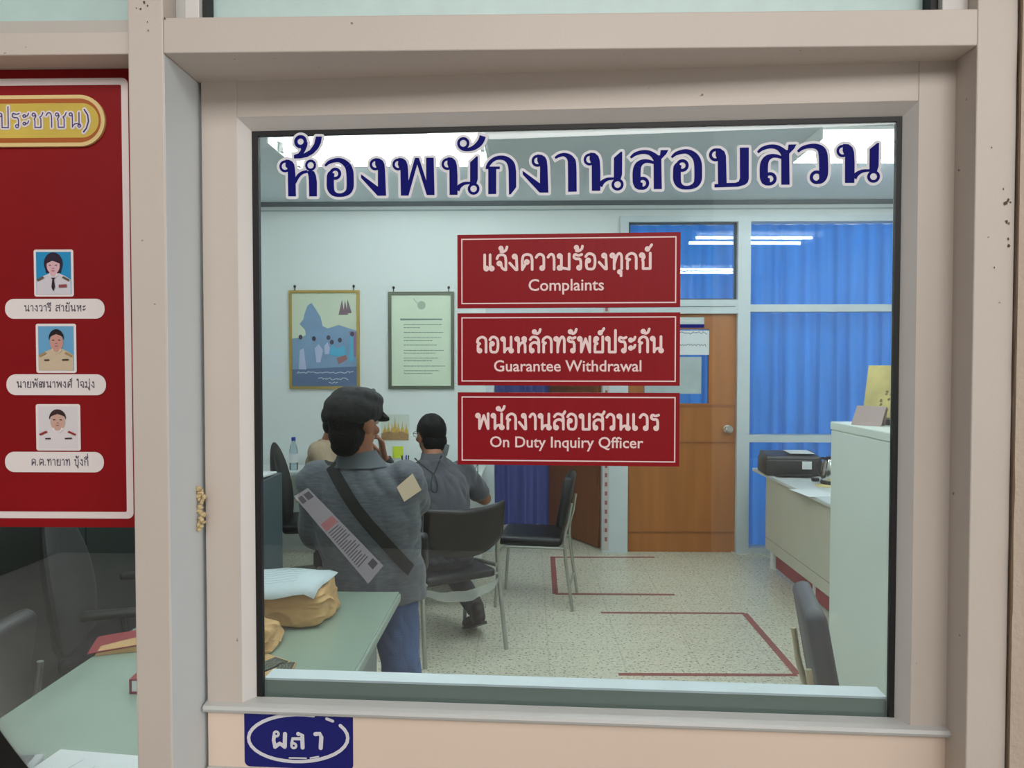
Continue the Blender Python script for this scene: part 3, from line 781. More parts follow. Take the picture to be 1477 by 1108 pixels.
def ss(*p, w=56): return stroke_polys([st(*q) + (w * kz,) for q in p])
P = ring_polys(*st(465, 380), 48 * kz, 14 * kz) + ss((440, 400), (432, 460), (450, 535), w=50) + ss((450, 540), (510, 500), (570, 540)) + ss((575, 380), (572, 538))
P += ring_polys(*st(685, 527), 48 * kz, 14 * kz) + ss((662, 500), (670, 440), (760, 440), w=46) + ss((740, 380), (790, 395), (795, 550)) + ss((955, 382), (1010, 378), (1030, 420), (1022, 555))
flat('worn_letters', P, pfn, VWHITE, sticker, .0006)

# ---- sheer toned strip and patch laid slantwise over the glass
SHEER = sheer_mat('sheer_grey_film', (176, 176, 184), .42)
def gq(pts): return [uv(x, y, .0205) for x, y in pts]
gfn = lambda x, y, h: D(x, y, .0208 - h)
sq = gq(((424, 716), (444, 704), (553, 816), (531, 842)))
s = flat('sheer_strip', [sq], gfn, SHEER, None, .0002)
tag(s, 'long sheer grey strip with dark lines slanting across the lower glass', 'label')
def lerpq(q, x, y):
    a = V(q[0]).lerp(V(q[3]), y); b = V(q[1]).lerp(V(q[2]), y); return tuple(a.lerp(b, x))
def qrect(q, x0, x1, y0, y1): return [lerpq(q, x0, y0), lerpq(q, x1, y0), lerpq(q, x1, y1), lerpq(q, x0, y1)]
random.seed(5)
flat('dark_lines', [qrect(sq, .12, random.uniform(.6, .92), .44 + k * .026, .450 + k * .026) for k in range(16)], gfn, sheer_mat('sheer_dark_tone', (58, 54, 62), .6), s, .0003)
for qb in ((.1, .4, .03, .10), (.5, .9, .03, .10), (.55, .9, .88, .95)): flat('dark_block', [qrect(sq, *qb)], gfn, bpy.data.materials['sheer_dark_tone'], s, .0003)
flat('red_block', [qrect(sq, .1, .9, .34, .42)], gfn, sheer_mat('sheer_red_tone', (168, 96, 98), .55), s, .0003)
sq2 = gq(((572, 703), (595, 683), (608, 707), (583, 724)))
s2 = flat('cream_patch', [sq2], gfn, sheer_mat('sheer_cream_film', (206, 198, 168), .72), None, .0002)
tag(s2, 'small sheer cream patch lying askew on the glass left of the lowest red sign', 'label')

# ---- red board behind the left pane's frame
YBD = .968
def bfn(x, y, h): return V((x, YBD - h, y))
bp = lambda px, py: (lambda q: (q.x, q.z))(atY(px, py, YBD))
board = obj('notice_board', bx(-1.35, bp(197, 760)[0], YBD, YBD + .006, bp(195, 761)[1], 1.9875), REDB)
tag(board, 'large dark red staff board with white border behind the left frame', 'notice board')
xr, zt, zb = bp(188, 740)[0] , bp(100, 118)[1], bp(100, 743)[1]
o_, i_ = rrect(-1.34, xr + .0045, zb - .0045, zt + .0045, .008), rrect(-1.335, xr - .0045, zb + .0045, zt - .0045, .002)
flat('border', [[o_[k], o_[(k + 1) % len(o_)], i_[(k + 1) % len(i_)], i_[k]] for k in range(len(o_))], bfn, WHITEINK, board)
GOLD1, GOLD2, GOLD3 = mat('cream_gold', (232, 204, 140), .45), mat('bronze_gold', (176, 92, 30), .45), mat('yellow_gold', (212, 184, 78), .45, var=.12, vscale=14)
x1, z0 = bp(154, 212); _, z1 = bp(154, 138)
r_ = (z1 - z0) / 2
pill = thing('title_plate', V((-.8, YBD, z0))); pill.parent = board; pill.location = (0, 0, 0)
def prect(ins): return rrect(-1.2, x1 - ins, z0 + ins, z1 - ins, r_ - ins - .0001, 12)
bm = BM()
q = prect(0); va = [bm.verts.new(bfn(x, y, .0001)) for x, y in q]; vb = [bm.verts.new(bfn(x, y, .004)) for x, y in q]
for k in range(len(q)): bm.faces.new((va[k], va[(k + 1) % len(q)], vb[(k + 1) % len(q)], vb[k]))
bm.faces.new(vb); bmesh.ops.recalc_face_normals(bm, faces=bm.faces[:])
bpy.data.objects.remove(pill)
pill = obj('title_plate', bm, GOLD1, board)
flat('bronze_band', [prect(.005)], bfn, GOLD2, pill, .0043)
flat('gold_field', [rrect(-1.2, x1 - .0075, z0 + .011, z1 - .011, r_ - .0111, 12)], bfn, GOLD3, pill, .0046)
ax0, ab = bp(2, 186); ax1, at_ = bp(124, 164); bx2 = bp(131, 186)[0]
tp = thai_polys('ประชาชน', ax0, bp(121, 186)[0], ab, at_ - ab, .0014, .13)
tg = thai_polys('ประชาชน', ax0, bp(121, 186)[0], ab, at_ - ab, .0014, .13, grow=.0022)
pc = [bp(125, 160), bp(130, 168), bp(131, 177), bp(128, 187), bp(124, 192)]
tp += stroke_polys(pc, .0019); tg += stroke_polys(pc, .0063)
flat('white_halo', tg, bfn, mat('white_halo_ink', (232, 222, 226), .5), pill, .0049)
flat('title_text', tp, bfn, mat('violet_ink', (66, 48, 112), .5), pill, .0052)
CARD = mat('white_card', (236, 226, 224), .5)
def portrait(px0, py0, px1, py1, kind, label):
    xa, za = bp(px0, py1); xb, zb_ = bp(px1, py0); w, h = xb - xa, zb_ - za
    t = flat('portrait_photo', [rrect(xa, xb, za, zb_, .003)], bfn, CARD, board, .0006); t['label'] = label
    P = lambda u, v: (xa + u * w, za + v * h)
    E = lambda u, v, ru, rv, n=20: [P(u + ru * math.cos(2 * math.pi * k / n), v + rv * math.sin(2 * math.pi * k / n)) for k in range(n)]
    G = lambda *p: [P(*q) for q in p]
    def L(name, polys, col, k): flat(name, polys, bfn, mat('print_%d_%d_%d' % col, col, .5), t, .0008 + k * .00025)
    bgc = ((28, 142, 196), (104, 166, 206), (222, 216, 218))[kind]
    L('backdrop', [G((.06, .05), (.94, .05), (.94, .95), (.06, .95))], bgc, 0)
    uni = ((214, 208, 216), (206, 186, 158), (226, 218, 220))[kind]
    L('uniform', [G((.07, .05), (.93, .05), (.93, .36), (.80, .43), (.62, .50), (.42, .50), (.22, .43), (.07, .36))], uni, 1)
    sk = ((222, 178, 186), (204, 150, 136), (206, 166, 150))[kind]
    hc = ((40, 22, 48), (32, 18, 22), (58, 36, 34))[kind]
    cu = (.50, .52, .50)[kind]
    if kind == 0: L('hair', [E(cu, .70, .24, .24), G((.27, .70), (.31, .50), (.69, .50), (.74, .70))], hc, 2)
    L('face', [E(cu, .66 if kind == 0 else .62, .165, .185), G((cu - .10, .52), (cu + .10, .52), (cu + .08, .44), (cu - .08, .44))], sk, 3)
    if kind == 0: L('fringe', [[P(cu + .17 * math.cos(a), .70 + .18 * math.sin(a)) for a in [math.pi * k / 10 for k in range(11)]] + [P(cu - .02, .76)]], hc, 4)
    else: L('hair', [[P(cu + .19 * math.cos(a), .70 + .19 * math.sin(a)) for a in [math.pi * (-.06 + 1.12 * k / 12) for k in range(13)]] + [P(cu - .15, .74), P(cu, .79), P(cu + .15, .74)]], hc, 4)
    for ex in (-.075, .075): L('eye', [E(cu + ex, .665, .032, .010, 10)], (70, 42, 44), 5)
    L('lips', [E(cu, .545, .045, .010, 10), E(cu, .60, .03, .008, 10)], (168, 98, 98), 5)
    L('collar', [G((cu - .14, .46), (cu - .02, .38), (cu - .09, .50)), G((cu + .14, .46), (cu + .02, .38), (cu + .09, .50))], tuple(min(255, c + 10) for c in uni), 5)
    if kind == 0: L('tie', [G((cu - .05, .40), (cu + .05, .40), (cu + .02, .36), (cu + .045, .20), (cu, .11), (cu - .045, .20), (cu - .02, .36))], (44, 22, 34), 6)
    ep = ((96, 84, 62), (168, 142, 92), (150, 50, 40))[kind]
    for sb in (G((.08, .36), (.24, .43), (.28, .40), (.11, .325)), G((.92, .36), (.76, .43), (.72, .40), (.89, .325))): L('shoulder_board', [sb], ep, 6)
    L('ribbons', [G((.64, .19), (.84, .20), (.84, .26), (.64, .25))] if kind == 0 else [G((.22, .245), (.34, .25), (.34, .28), (.22, .275)), G((.66, .25), (.82, .255), (.82, .285), (.66, .28))], ((150, 72, 80), (70, 50, 44), (62, 52, 64))[kind], 6)
portrait(50, 360, 106, 428, 0, 'small portrait photo of a person with dark bobbed hair, white uniform and tie')
portrait(53, 467, 110, 538, 1, 'small portrait photo of a person in a tan uniform')
portrait(53, 583, 116, 650, 2, 'small portrait photo of a person in a white uniform on a pale backdrop')
def nameplate(px0, py0, px1, py1, text, tx0, tx1, tb, th_):
    xa, za = bp(px0, py1); xb, zb_ = bp(px1, py0)
    t = flat('name_label', [rrect(xa, xb, za, zb_, (zb_ - za) * .46, 8)], bfn, CARD, board, .0006)
    x0, b0 = bp(tx0, tb); x1_, t0 = bp(tx1, tb - th_)
    flat('name_text', thai_polys(text, x0, x1_, b0, t0 - b0, .0011, .16), bfn, mat('grey_print', (92, 84, 96), .6), t, .0009)
nameplate(8, 431, 151, 460, 'นางวารี สายันหะ', 36, 124, 449, 8.6)
nameplate(10, 540, 153, 570, 'นายพัฒนาพงศ์ ใจมุ่ง', 25, 137, 559, 8.6)
nameplate(8, 652, 150, 681, 'ด.ต.ทายาท บุ้งกี่', 46, 128, 671, 8.6)

# ================================================================== CEILING LIGHTS
TUBE = emit_mat('fluorescent_tube', (.93, 1, 1, 1), TUBE_POWER)
def fixture(x, y):
    t = thing('ceiling_light', V((x, y, CZ - .075)), None, 'ceiling light', 'twin-tube fluorescent ceiling lights')
    w, d = .64, .36
    bm = bx(x - w, x + w, y - d, y + d, CZ - .02, CZ - .001)
    for s in (-1, 1):
        box(bm, x + s * w - .004, x + s * w + .004, y - d, y + d, CZ - .075, CZ - .02)
    bmesh.ops.recalc_face_normals(bm, faces=bm.faces[:])
    obj('reflector', bm, mat('white_reflector', (240, 244, 242), .4), t)
    for s in (-1, 1):
        bm = tube(BM(), [(x - .60, y + s * .17, CZ - .055), (x + .60, y + s * .17, CZ - .062)], .014, 12)
        obj('fluorescent_tube', bm, TUBE, t, True)
        for e in (-1, 1): obj('lamp_holder', bx(x + e * .615 - .012, x + e * .615 + .012, y + s * .17 - .02, y + s * .17 + .02, CZ - .075, CZ - .02), mat('white_plastic', (232, 232, 228), .5), t)
    return t
fixture(-.90, 4.72)['label'] = 'fluorescent ceiling light above the two men, left one behind the heading'
fixture(2.34, 4.72)['label'] = 'fluorescent ceiling light above the right desk, at the top right corner of the glass'
fixture(-.90, 2.15)['label'] = 'fluorescent ceiling light above the green glass-topped desk near the door'
fixture(.50, 3.30)['label'] = 'unseen fluorescent ceiling light added in the middle of the room, above the red floor tape'  # fixture added out of view to brighten the pale filing cabinet
fixture(2.34, 2.15)['label'] = 'fluorescent ceiling light above the steel filing cabinet near the door'

# ================================================================== THINGS ON THE BACK WALL
def wfn(x, y, h): return V((x, BY - .012 - h, y))
def wp(px, py): q = atY(px, py, BY - .012); return (q.x, q.z)
def frame(name, q0, q1, fw, m, label, cat, backm):
    (x0, z1), (x1, z0) = wp(*q0), wp(*q1)
    t = thing(name, V(((x0 + x1) / 2, BY - .01, z0)), label, cat)
    obj('backing', bx(x0 + .004, x1 - .004, BY - .010, BY - .001, z0 + .004, z1 - .004), backm, t)
    bm = BM()
    for a in ((x0, x1, z0, z0 + fw), (x0, x1, z1 - fw, z1), (x0, x0 + fw, z0 + fw, z1 - fw), (x1 - fw, x1, z0 + fw, z1 - fw)):
        box(bm, a[0], a[1], BY - .026, BY - .002, a[2], a[3])
    obj('picture_frame', bm, m, t)
    for fx in (.08, .92):
        xx = x0 + (x1 - x0) * fx
        bm = BM(); ell(bm, V((xx, BY - .01, z1 + .035)), (.011, .011, .013)); tube(bm, [(xx, BY - .008, z1 + .03), (xx, BY - .008, z1)], .004, 6)
        obj('hanging_hook', bm, BLACKP, t, True)
    return t, x0, x1, z0, z1
GOLDF = mat('gilt_frame', (176, 150, 84), .4, .5, var=.1)
t, x0, x1, z0, z1 = frame('framed_poster', (417, 419), (519, 561), .022, GOLDF, 'gold-framed blue drawing of people working, left of two frames on the back wall', 'picture', mat('poster_blue', (124, 152, 184), .6, 0, var=.12, vscale=5))
U = lambda px, py: (x0 + (px - 48) / 700 * (x1 - x0), z1 - (py - 68) / 975 * (z1 - z0))
def up(*p): return [U(*q) for q in p]
fl = lambda n, polys, col, k: flat(n, polys, wfn, mat('ink_%d_%d_%d' % col, col, .6), t, .0005 + k * .0006)
fl('cloudy_sky', [up((72, 95), (725, 95), (725, 470), (660, 450), (600, 430), (540, 410), (480, 430), (430, 445), (380, 420), (360, 330), (310, 250), (270, 190), (230, 220), (200, 300), (190, 350), (150, 400), (205, 460), (212, 510), (150, 540), (72, 545))], (206, 216, 194), 0)
fl('red_bank', [up((640, 470), (725, 480), (725, 720), (690, 730))], (142, 118, 148), 1)
fl('dark_ground', [up((72, 850), (725, 820), (725, 1020), (72, 1020))], (84, 104, 138), 0)
fl('sail_motif', [up((540, 310), (575, 160), (600, 310)), up((585, 310), (605, 165), (635, 310)), up((620, 300), (630, 155), (672, 290))], (120, 98, 108), 1)
fl('standing_figures', [up((140, 850), (150, 660), (190, 640), (215, 850)), up((315, 780), (300, 640), (340, 600), (385, 660), (355, 780)), up((400, 700), (395, 620), (430, 580), (455, 640), (440, 700))], (178, 184, 214), 1)
fl('teal_figure', [up((440, 700), (460, 640), (480, 600), (515, 640), (530, 720), (470, 715)), up((520, 640), (600, 615), (612, 710), (530, 720)), up((645, 770), (655, 510), (685, 510), (690, 770))], (86, 170, 204), 2)
for hd in [[U(cx + 20 * math.cos(a), cy + 24 * math.sin(a)) for a in [k * .6283 for k in range(10)]] for cx, cy in ((160, 530), (293, 545), (438, 535), (472, 580), (553, 560), (675, 500))]: fl('head', [hd], (66, 62, 78), 3)
fl('red_crate', [up((520, 740), (612, 705), (625, 750), (540, 800))], (150, 104, 104), 3)
random.seed(2)
for nm, xa, xb, yy in (('caption_line', 125, 690, 880), ('caption_line', 335, 640, 945), ('caption_line', 440, 530, 985)):
    pts = []; x = xa
    while x < xb: pts.append(U(x, yy + random.uniform(-12, 10)) + (.0045,)); x += random.uniform(7, 15)
    flat(nm, stroke_polys(pts), wfn, mat('white_ink', (226, 230, 236), .6), t, .002)
t, x0, x1, z0, z1 = frame('framed_certificate', (560, 421), (655, 561), .026, mat('dark_bronze_frame', (92, 98, 82), .45, .3), 'dark-framed pale green printed sheet, right of two frames on the back wall', 'picture', mat('pale_green_paper', (214, 228, 204), .5, 0, var=.04, vscale=3))
U = lambda px, py: (x0 + (px - 65) / 665 * (x1 - x0), z1 - (py - 75) / 975 * (z1 - z0))
flat('emblem', [[U(402 + 42 * math.cos(a), 210 + 42 * math.sin(a)) for a in [k * .349 for k in range(18)]]] + stroke_polys([U(320, 145) + (.006,), U(360, 190) + (.006,)]), wfn, mat('faint_green_ink', (166, 180, 160), .6), t, .0006)
flat('heading_line', stroke_polys([U(185, 352) + (.016,), U(610, 352) + (.012,)], None, False), wfn, mat('grey_green_ink', (122, 142, 128), .6), t, .0006)
random.seed(9)
ys = (405, 435, 483, 535, 565, 610, 663, 690, 740, 768, 820, 868, 895)
ends = (605, 385, 620, 600, 510, 555, 625, 545, 565, 510, 640, 580, 510)
bm_lines = []
for y, e in zip(ys, ends):
    x = 220
    while x < e:
        w = random.uniform(14, 40); bm_lines += stroke_polys([U(x, y) + (.006,), U(min(x + w, e), y) + (.006,)], None, False); x += w + 5
flat('printed_lines', bm_lines, wfn, mat('grey_green_ink', (122, 142, 128), .6), t, .0006)['kind'] = 'stuff'
(x0, z1), (x1, z0) = wp(384, 506), wp(411, 546)
tag(obj('pinned_note', bx(x0, x1, BY - .004, BY - .001, z0, z1), mat('pale_note_paper', (226, 232, 236), .8)), 'blank white sheet pinned on the back wall left of the gold-framed drawing', 'note')
q = wp(538, 564)
bm = BM(); lathe(bm, [(.022, 0), (.022, .012), (.008, .02)], (q[0], BY - .001, q[1]), 16, Matrix.Rotation(math.pi / 2, 4, 'X')); tube(bm, [(q[0], BY - .006, q[1] - .01), (q[0], BY - .006, q[1] - .08)], .003, 6)
tag(obj('wall_hook', bm, mat('grey_knob', (84, 96, 98), .5), smooth=True), 'small round grey hook with a short cord between the two wall frames', 'hook')
(x0, z1), (x1, z0) = wp(549, 598), wp(590, 636)
t = obj('wall_picture', bx(x0, x1, BY - .005, BY - .001, z0, z1), mat('pale_print_paper', (206, 214, 204), .7)); tag(t, 'unframed print of gilded spires on the back wall between the two men', 'picture')
U = lambda a, b: (x0 + a * (x1 - x0), z0 + b * (z1 - z0))
wf2 = lambda x, y, h: V((x, BY - .005 - h, y))
def spire(cx, w, b, h): return [U(cx - w, b), U(cx + w, b), U(cx + w * .7, b + h * .35), U(cx + w * .25, b + h * .55), U(cx, b + h), U(cx - w * .25, b + h * .55), U(cx - w * .7, b + h * .35)]
flat('gilded_spires', [spire(c, w, .25, h) for c, w, h in ((.14, .09, .40), (.27, .07, .5), (.40, .08, .45), (.5, .09, .72), (.62, .08, .48), (.76, .08, .52), (.90, .08, .45))], wf2, mat('gilded_print', (196, 160, 78), .6, 0, var=.25, vscale=90), t, .0006)
flat('brown_halls', [[U(.02, .02), U(.98, .02), U(.98, .26), U(.7, .36), U(.5, .3), U(.3, .36), U(.02, .28)]], wf2, mat('brown_print', (150, 118, 78), .6, 0, var=.25, vscale=90), t, .0009)

# notice sheets on the closed door's pane (seen from this side)
def efn(x, y, h): return V((x, BY + .020 - h, y))
def ep(px, py): q = atY(px, py, BY + .02); return (q.x, q.z)
(x0, z1), (x1, z0) = ep(925, 458), ep(1015, 473)
t = obj('door_plate', bx(x0, x1, BY + .001, BY + .0095, z0, z1), mat('pale_plate', (200, 210, 208), .5)); tag(t, 'small navy and white plate at the top of the closed brown door', 'sign')
dfl = lambda x, y, h: V((x, BY + .001 - h, y))
flat('navy_band', [rect(x0, x1, z0, z0 + .03)], dfl, NAVY, t)
random.seed(3)
def scribble(x0, x1, z, a, w, dx):
    pts = []; x = x0
    while x < x1: pts.append((x, z + random.uniform(-a, a), w)); x += random.uniform(.6, 1.3) * dx
    return stroke_polys(pts)
flat('white_lettering', scribble(x0 + .2, x1 - .02, (z0 + z1) / 2 + .012, .012, .006, .012), dfl, WHITEINK, t)
(x0, z1), (x1, z0) = ep(925, 477), ep(1022, 512)
t = obj('door_notice', bx(x0, x1, BY + .002, BY + .009, z0, z1), mat('notice_white', (226, 232, 234), .6)); tag(t, 'white lettered notice across the pane of the closed brown door', 'notice')
for zz in (z1 - .02, (z0 + z1) / 2 - .02): flat('dark_lettering', scribble(x0 + .2, x1 - .02, zz, .012, .006, .012), dfl, mat('grey_ink', (110, 124, 136), .6), t)
(x0, z1), (x1, z0) = ep(930, 515), ep(1011, 568)
tag(obj('door_poster', bx(x0, x1, BY + .0105, BY + .024, z0, z1), mat('grey_sheet', (176, 190, 190), .6, var=.08, vscale=9)), 'plain grey sheet fixed inside the pane of the closed brown door', 'poster')

# ================================================================== FLOOR TAPE
TAPE = mat('faded_red_tape', (140, 72, 66), .5, 0, var=.18, vscale=30)
def tape(a, b, w, label):
    a, b = atZ(*a, 0), atZ(*b, 0)
    d = (b - a).normalized(); n = V((-d.y, d.x, 0)) * w / 2
    bm = hexa(BM(), [p + V((0, 0, z)) for z in (.0004, .0012) for p in (a - n, b - n, b + n, a + n)])
    tag(obj('floor_tape', bm, TAPE), label, 'tape', 'red tape marks on the floor')
tape((796, 804), (944, 804), .035, 'far red tape line crossing the floor in front of the brown doors')
tape((797, 803), (801, 857), .04, 'short red tape line running towards the door beside the chair leg')
tape((801, 857), (973, 858), .035, 'red tape line starting at the foot of the black side chair')
tape((867, 884), (1074, 885), .03, 'thin red tape line in the middle of the open floor')
tape((1074, 885), (1150, 973), .04, 'slanting red tape line running towards the grey chair back')
tape((892, 973), (1150, 974), .032, 'nearest red tape line, lowest on the floor and ending at the grey chair')

# ================================================================== GLASS-TOPPED DESK BY THE DOOR
DKX0, DKX1, DKY0, DKY1, DZ = -1.275, -.478, 1.16, 2.74, .75
dk = thing('desk', V(((DKX0 + DKX1) / 2, (DKY0 + DKY1) / 2, 0)), 'grey steel desk with pale green glass top just inside the door', 'desk')
obj('desk_top', rbox(DKX0, DKX1, DKY0, DKY1, DZ - .036, DZ - .006, .006, 2), mat('grey_green_laminate', (150, 166, 156), .45), dk)
GT = mat('green_glass_top', (150, 168, 153), .12, 0, spec=.6)
obj('glass_top', rbox(DKX0 + .004, DKX1 - .006, DKY0 + .004, DKY1 - .004, DZ - .005, DZ, .0015, 1), GT, dk)
DG = mat('grey_steel', (134, 142, 140), .5, 0, var=.03)
obj('side_panel', bx(DKX1 - .10, DKX1 - .08, DKY0 + .04, DKY1 - .06, .05, DZ - .037), DG, dk)
obj('side_panel', bx(DKX0 + .08, DKX0 + .10, DKY0 + .04, DKY1 - .06, .05, DZ - .037), DG, dk)
obj('modesty_panel', bx(DKX0 + .10, DKX1 - .10, DKY1 - .12, DKY1 - .10, .15, DZ - .037), DG, dk)
for x in (DKX0 + .09, DKX1 - .09):
    for y in (DKY0 + .08, DKY1 - .10):
        obj('foot', lathe(BM(), [(.018, 0), (.018, .05)], (x, y, 0), 12), BLACKP, dk)

def crumple(x0, x1, y0, y1, z0, z1, seed, amp=.012, rot=0.0, pinch=.3, n=34):
    """a soft paper bag lying down"""
    bm = BM(); bmesh.ops.create_cube(bm, size=2); bmesh.ops.subdivide_edges(bm, edges=bm.edges[:], cuts=n, use_grid_fill=True)
    c = V(((x0 + x1) / 2, (y0 + y1) / 2, 0)); R = Matrix.Rotation(rot, 3, 'Z')
    for v in bm.verts:
        p = v.co.copy(); s = V((p.x, p.y, p.z))
        q = V((abs(p.x) ** 1, 0, 0))
        L = (abs(s.x) ** 7 + abs(s.y) ** 7 + abs(s.z) ** 7) ** (1 / 7)
        s = s / L
        tz = (s.z + 1) / 2
        hx = 1 - pinch * max(0, -s.x) * .8
        q1 = 1 - abs(noise.noise(s * .95 + V((seed, 0, 0)))) * 2; q2 = 1 - abs(noise.noise(s * 1.9 + V((0, seed, 0)))) * 2
        f = .9 * q1 ** 3 + .28 * q2 ** 3 + .5 * noise.noise(s * 1.1 + V((0, 0, seed))) - .35
        o = V((s.x * (x1 - x0) / 2 * (1 - .06 * tz), s.y * (y1 - y0) / 2 * (1 - .14 * tz), z0 + (z1 - z0) * (.0 + tz * (hx if tz > .5 else 1))))
        o += V((s.x, s.y, s.z if s.z > -.2 else 0)).normalized() * f * amp
        o.z = max(o.z, z0 + .0004)
        v.co = c + R @ V((o.x, o.y, 0)) + V((0, 0, o.z))
    return bm
bag = obj('paper_parcel', crumple(-1.00, -.655, 2.33, 2.56, DZ + .0005, DZ + .122, 3, .017), KRAFT, smooth=True)
tag(bag, 'large crumpled brown paper parcel with a written sheet on top, on the green desk', 'parcel')
bm = BM(); g = []
for j in range(7):
    for i in range(11):
        x = -.99 + .315 * i / 10; y = 2.315 + .225 * j / 6 + .012 * math.sin(i * .8)
        z = DZ + .140 + .006 * math.sin(i * .9 + j * .5) - (.028 if j == 0 else .006 if j == 1 else 0) - (.012 if i == 10 else 0)
        g.append(bm.verts.new((x + .02 * (j / 6 - .5), y, z)))
for j in range(6):
    for i in range(10): bm.faces.new((g[j * 11 + i], g[j * 11 + i + 1], g[j * 11 + i + 12], g[j * 11 + i + 11]))
sheet = obj('written_sheet', bm, mat('pale_blue_paper', (206, 220, 224), .8), None, True)
tag(sheet, 'pale sheet of handwriting lying over the top of the large brown parcel', 'paper')
so = sheet.modifiers.new('thickness', 'SOLIDIFY'); so.thickness = .0012
random.seed(6)
hw = []
for j in range(6):
    y = 2.37 + j * .026; x = -.96
    pts = []
    while x < -.75: pts.append((x, y + random.uniform(-.006, .006), .0018)); x += random.uniform(.008, .018)
    hw += stroke_polys(pts, None, False)
def shfn(x, y, h):
    i = (x + .99) / .0315; j = (y - 2.315) / .0375
    return V((x, y, DZ + .1408 + .006 * math.sin(i * .9 + j * .5) + .003))
flat('handwriting', hw, shfn, mat('faint_pencil', (104, 116, 128), .8), sheet, 0)
bag2 = obj('paper_parcel', crumple(-.95, -.755, 2.12, 2.27, DZ + .0005, DZ + .066, 9, .012), KRAFT, smooth=True)
tag(bag2, 'smaller folded brown paper packet lying in front of the large parcel', 'parcel')
DGL = mat('dark_green_label', (44, 50, 40), .5, 0)
def card(cx, cy, w, d, rot, label):
    M = Matrix.Translation((cx, cy, DZ + .0005)) @ Matrix.Rotation(rot, 4, 'Z')
    t = obj('kraft_card', bx(-w / 2, w / 2, -d / 2, d / 2, 0, .006, M=M), KRAFT); tag(t, label, 'card')
    obj('dark_label', bx(-w * .1, w * .46, -d * .46, d * .46, .0061, .0075, M=M), DGL, t)
    fn = lambda x, y, h: M @ V((x, y, .0076 + h))
    random.seed(int(cx * -100)); P = []
    for k in range(4):
        x = -w * .04 + k * w * .13; P += scribble_y(x, -d * .38, d * .38, .006)
    flat('faded_print', P, fn, mat('faded_green_print', (120, 126, 104), .6), t, .0002)
def scribble_y(x, y0, y1, a):
    pts = []; y = y0
    while y < y1: pts.append((x + random.uniform(-a, a), y, .0022)); y += random.uniform(.005, .010)
    return stroke_polys(pts, None, False)
a = atZ(386, 963, DZ); card(a.x - .02, a.y, .10, .13, -.55, 'brown card with a dark green label, leftmost at the desk corner by the gasket')
a = atZ(402, 967, DZ); card(a.x + .005, a.y - .012, .075, .10, .12, 'small upright brown card with a dark printed label beside its slanted neighbour')

# things seen through the left pane
a = atZ(178, 925, DZ)
t = thing('document_folder', V((a.x, a.y, DZ + .001)), 'kraft document folder with a red flap on the desk behind the left post', 'folder')
M = Matrix.Translation((a.x + .10, a.y + .0, DZ + .001)) @ Matrix.Rotation(.35, 4, 'Z') @ Matrix.Diagonal((.9, .62, .62, 1))
bm = BM(); hexa(bm, [M @ V(q) for q in ((-.17, -.12, 0), (.17, -.12, 0), (.17, .12, 0), (-.17, .12, 0), (-.16, -.11, .022), (.17, -.12, .05), (.17, .12, .05), (-.165, .11, .01))])
obj('kraft_cover', bm, KRAFT, t)
bm = BM(); hexa(bm, [M @ V(q) for q in ((-.19, -.12, .012), (.02, -.12, .034), (.02, .12, .030), (-.19, .12, .010), (-.19, -.12, .016), (.02, -.12, .039), (.02, .12, .035), (-.19, .12, .014))])
obj('red_flap', bm, mat('dark_red_card', (138, 40, 46), .6), t)
a = atZ(194, 997, DZ)
t = thing('red_book', V((a.x + .07, a.y + .05, DZ + .0005)), 'thick dark red book on the green desk beside the left post', 'book')
M = Matrix.Translation((a.x + .075, a.y + .05, DZ + .0005)) @ Matrix.Rotation(.1, 4, 'Z')
bm = bx(-.085, .085, -.06, .06, 0, .004, M=M); box(bm, -.085, .085, -.06, .06, .034, .038, M=M); box(bm, -.085, -.081, -.06, .06, .004, .034, M=M)
obj('cover', bm, mat('dark_red_cloth', (128, 20, 36), .6), t)
obj('pages', bx(-.080, .082, -.057, .057, .0045, .0335, M=M), PAPER, t)
a = atZ(130, 1104, DZ)
M = Matrix.Translation((a.x + .03, a.y - .09, DZ + .0005)) @ Matrix.Rotation(-.12, 4, 'Z')
t = obj('paper_stack', rbox(-.13, .21, -.11, .11, 0, .016, .003, 2, M=M), PAPER); tag(t, 'stack of white printed forms at the bottom of the left pane', 'papers')
random.seed(8); P = []
for k in range(9):
    x = -.10 + k * .022 + (.03 if k > 3 else 0); P += stroke_polys([(x, -.10, .0012), (x + .03, .02 + random.uniform(-.02, .06), .0012)], None, False)
flat('printed_lines', P, lambda x, y, h: M @ V((x, y, .0164 + h)), mat('grey_ink', (110, 124, 136), .6), t)['kind'] = 'stuff'
a = atZ(18, 1106, DZ)
M = Matrix.Translation((a.x - .01, a.y - .03, DZ + .0005)) @ Matrix.Rotation(.2, 4, 'Z')
t = obj('desk_calculator', rbox(-.055, .07, -.07, .045, 0, .014, .004, 2, M=M), mat('pale_grey_plastic', (196, 204, 204), .5)); tag(t, 'pale grey desk calculator at the lower left corner beside the paper stack', 'calculator')
bm = bx(-.045, .055, .006, .036, .0142, .017, M=M); obj('display', bm, mat('grey_display', (92, 100, 108), .2), t)
obj('keypad', bx(-.045, .055, -.06, .0, .0142, .018, M=M), mat('dark_keys', (110, 118, 124), .5), t)

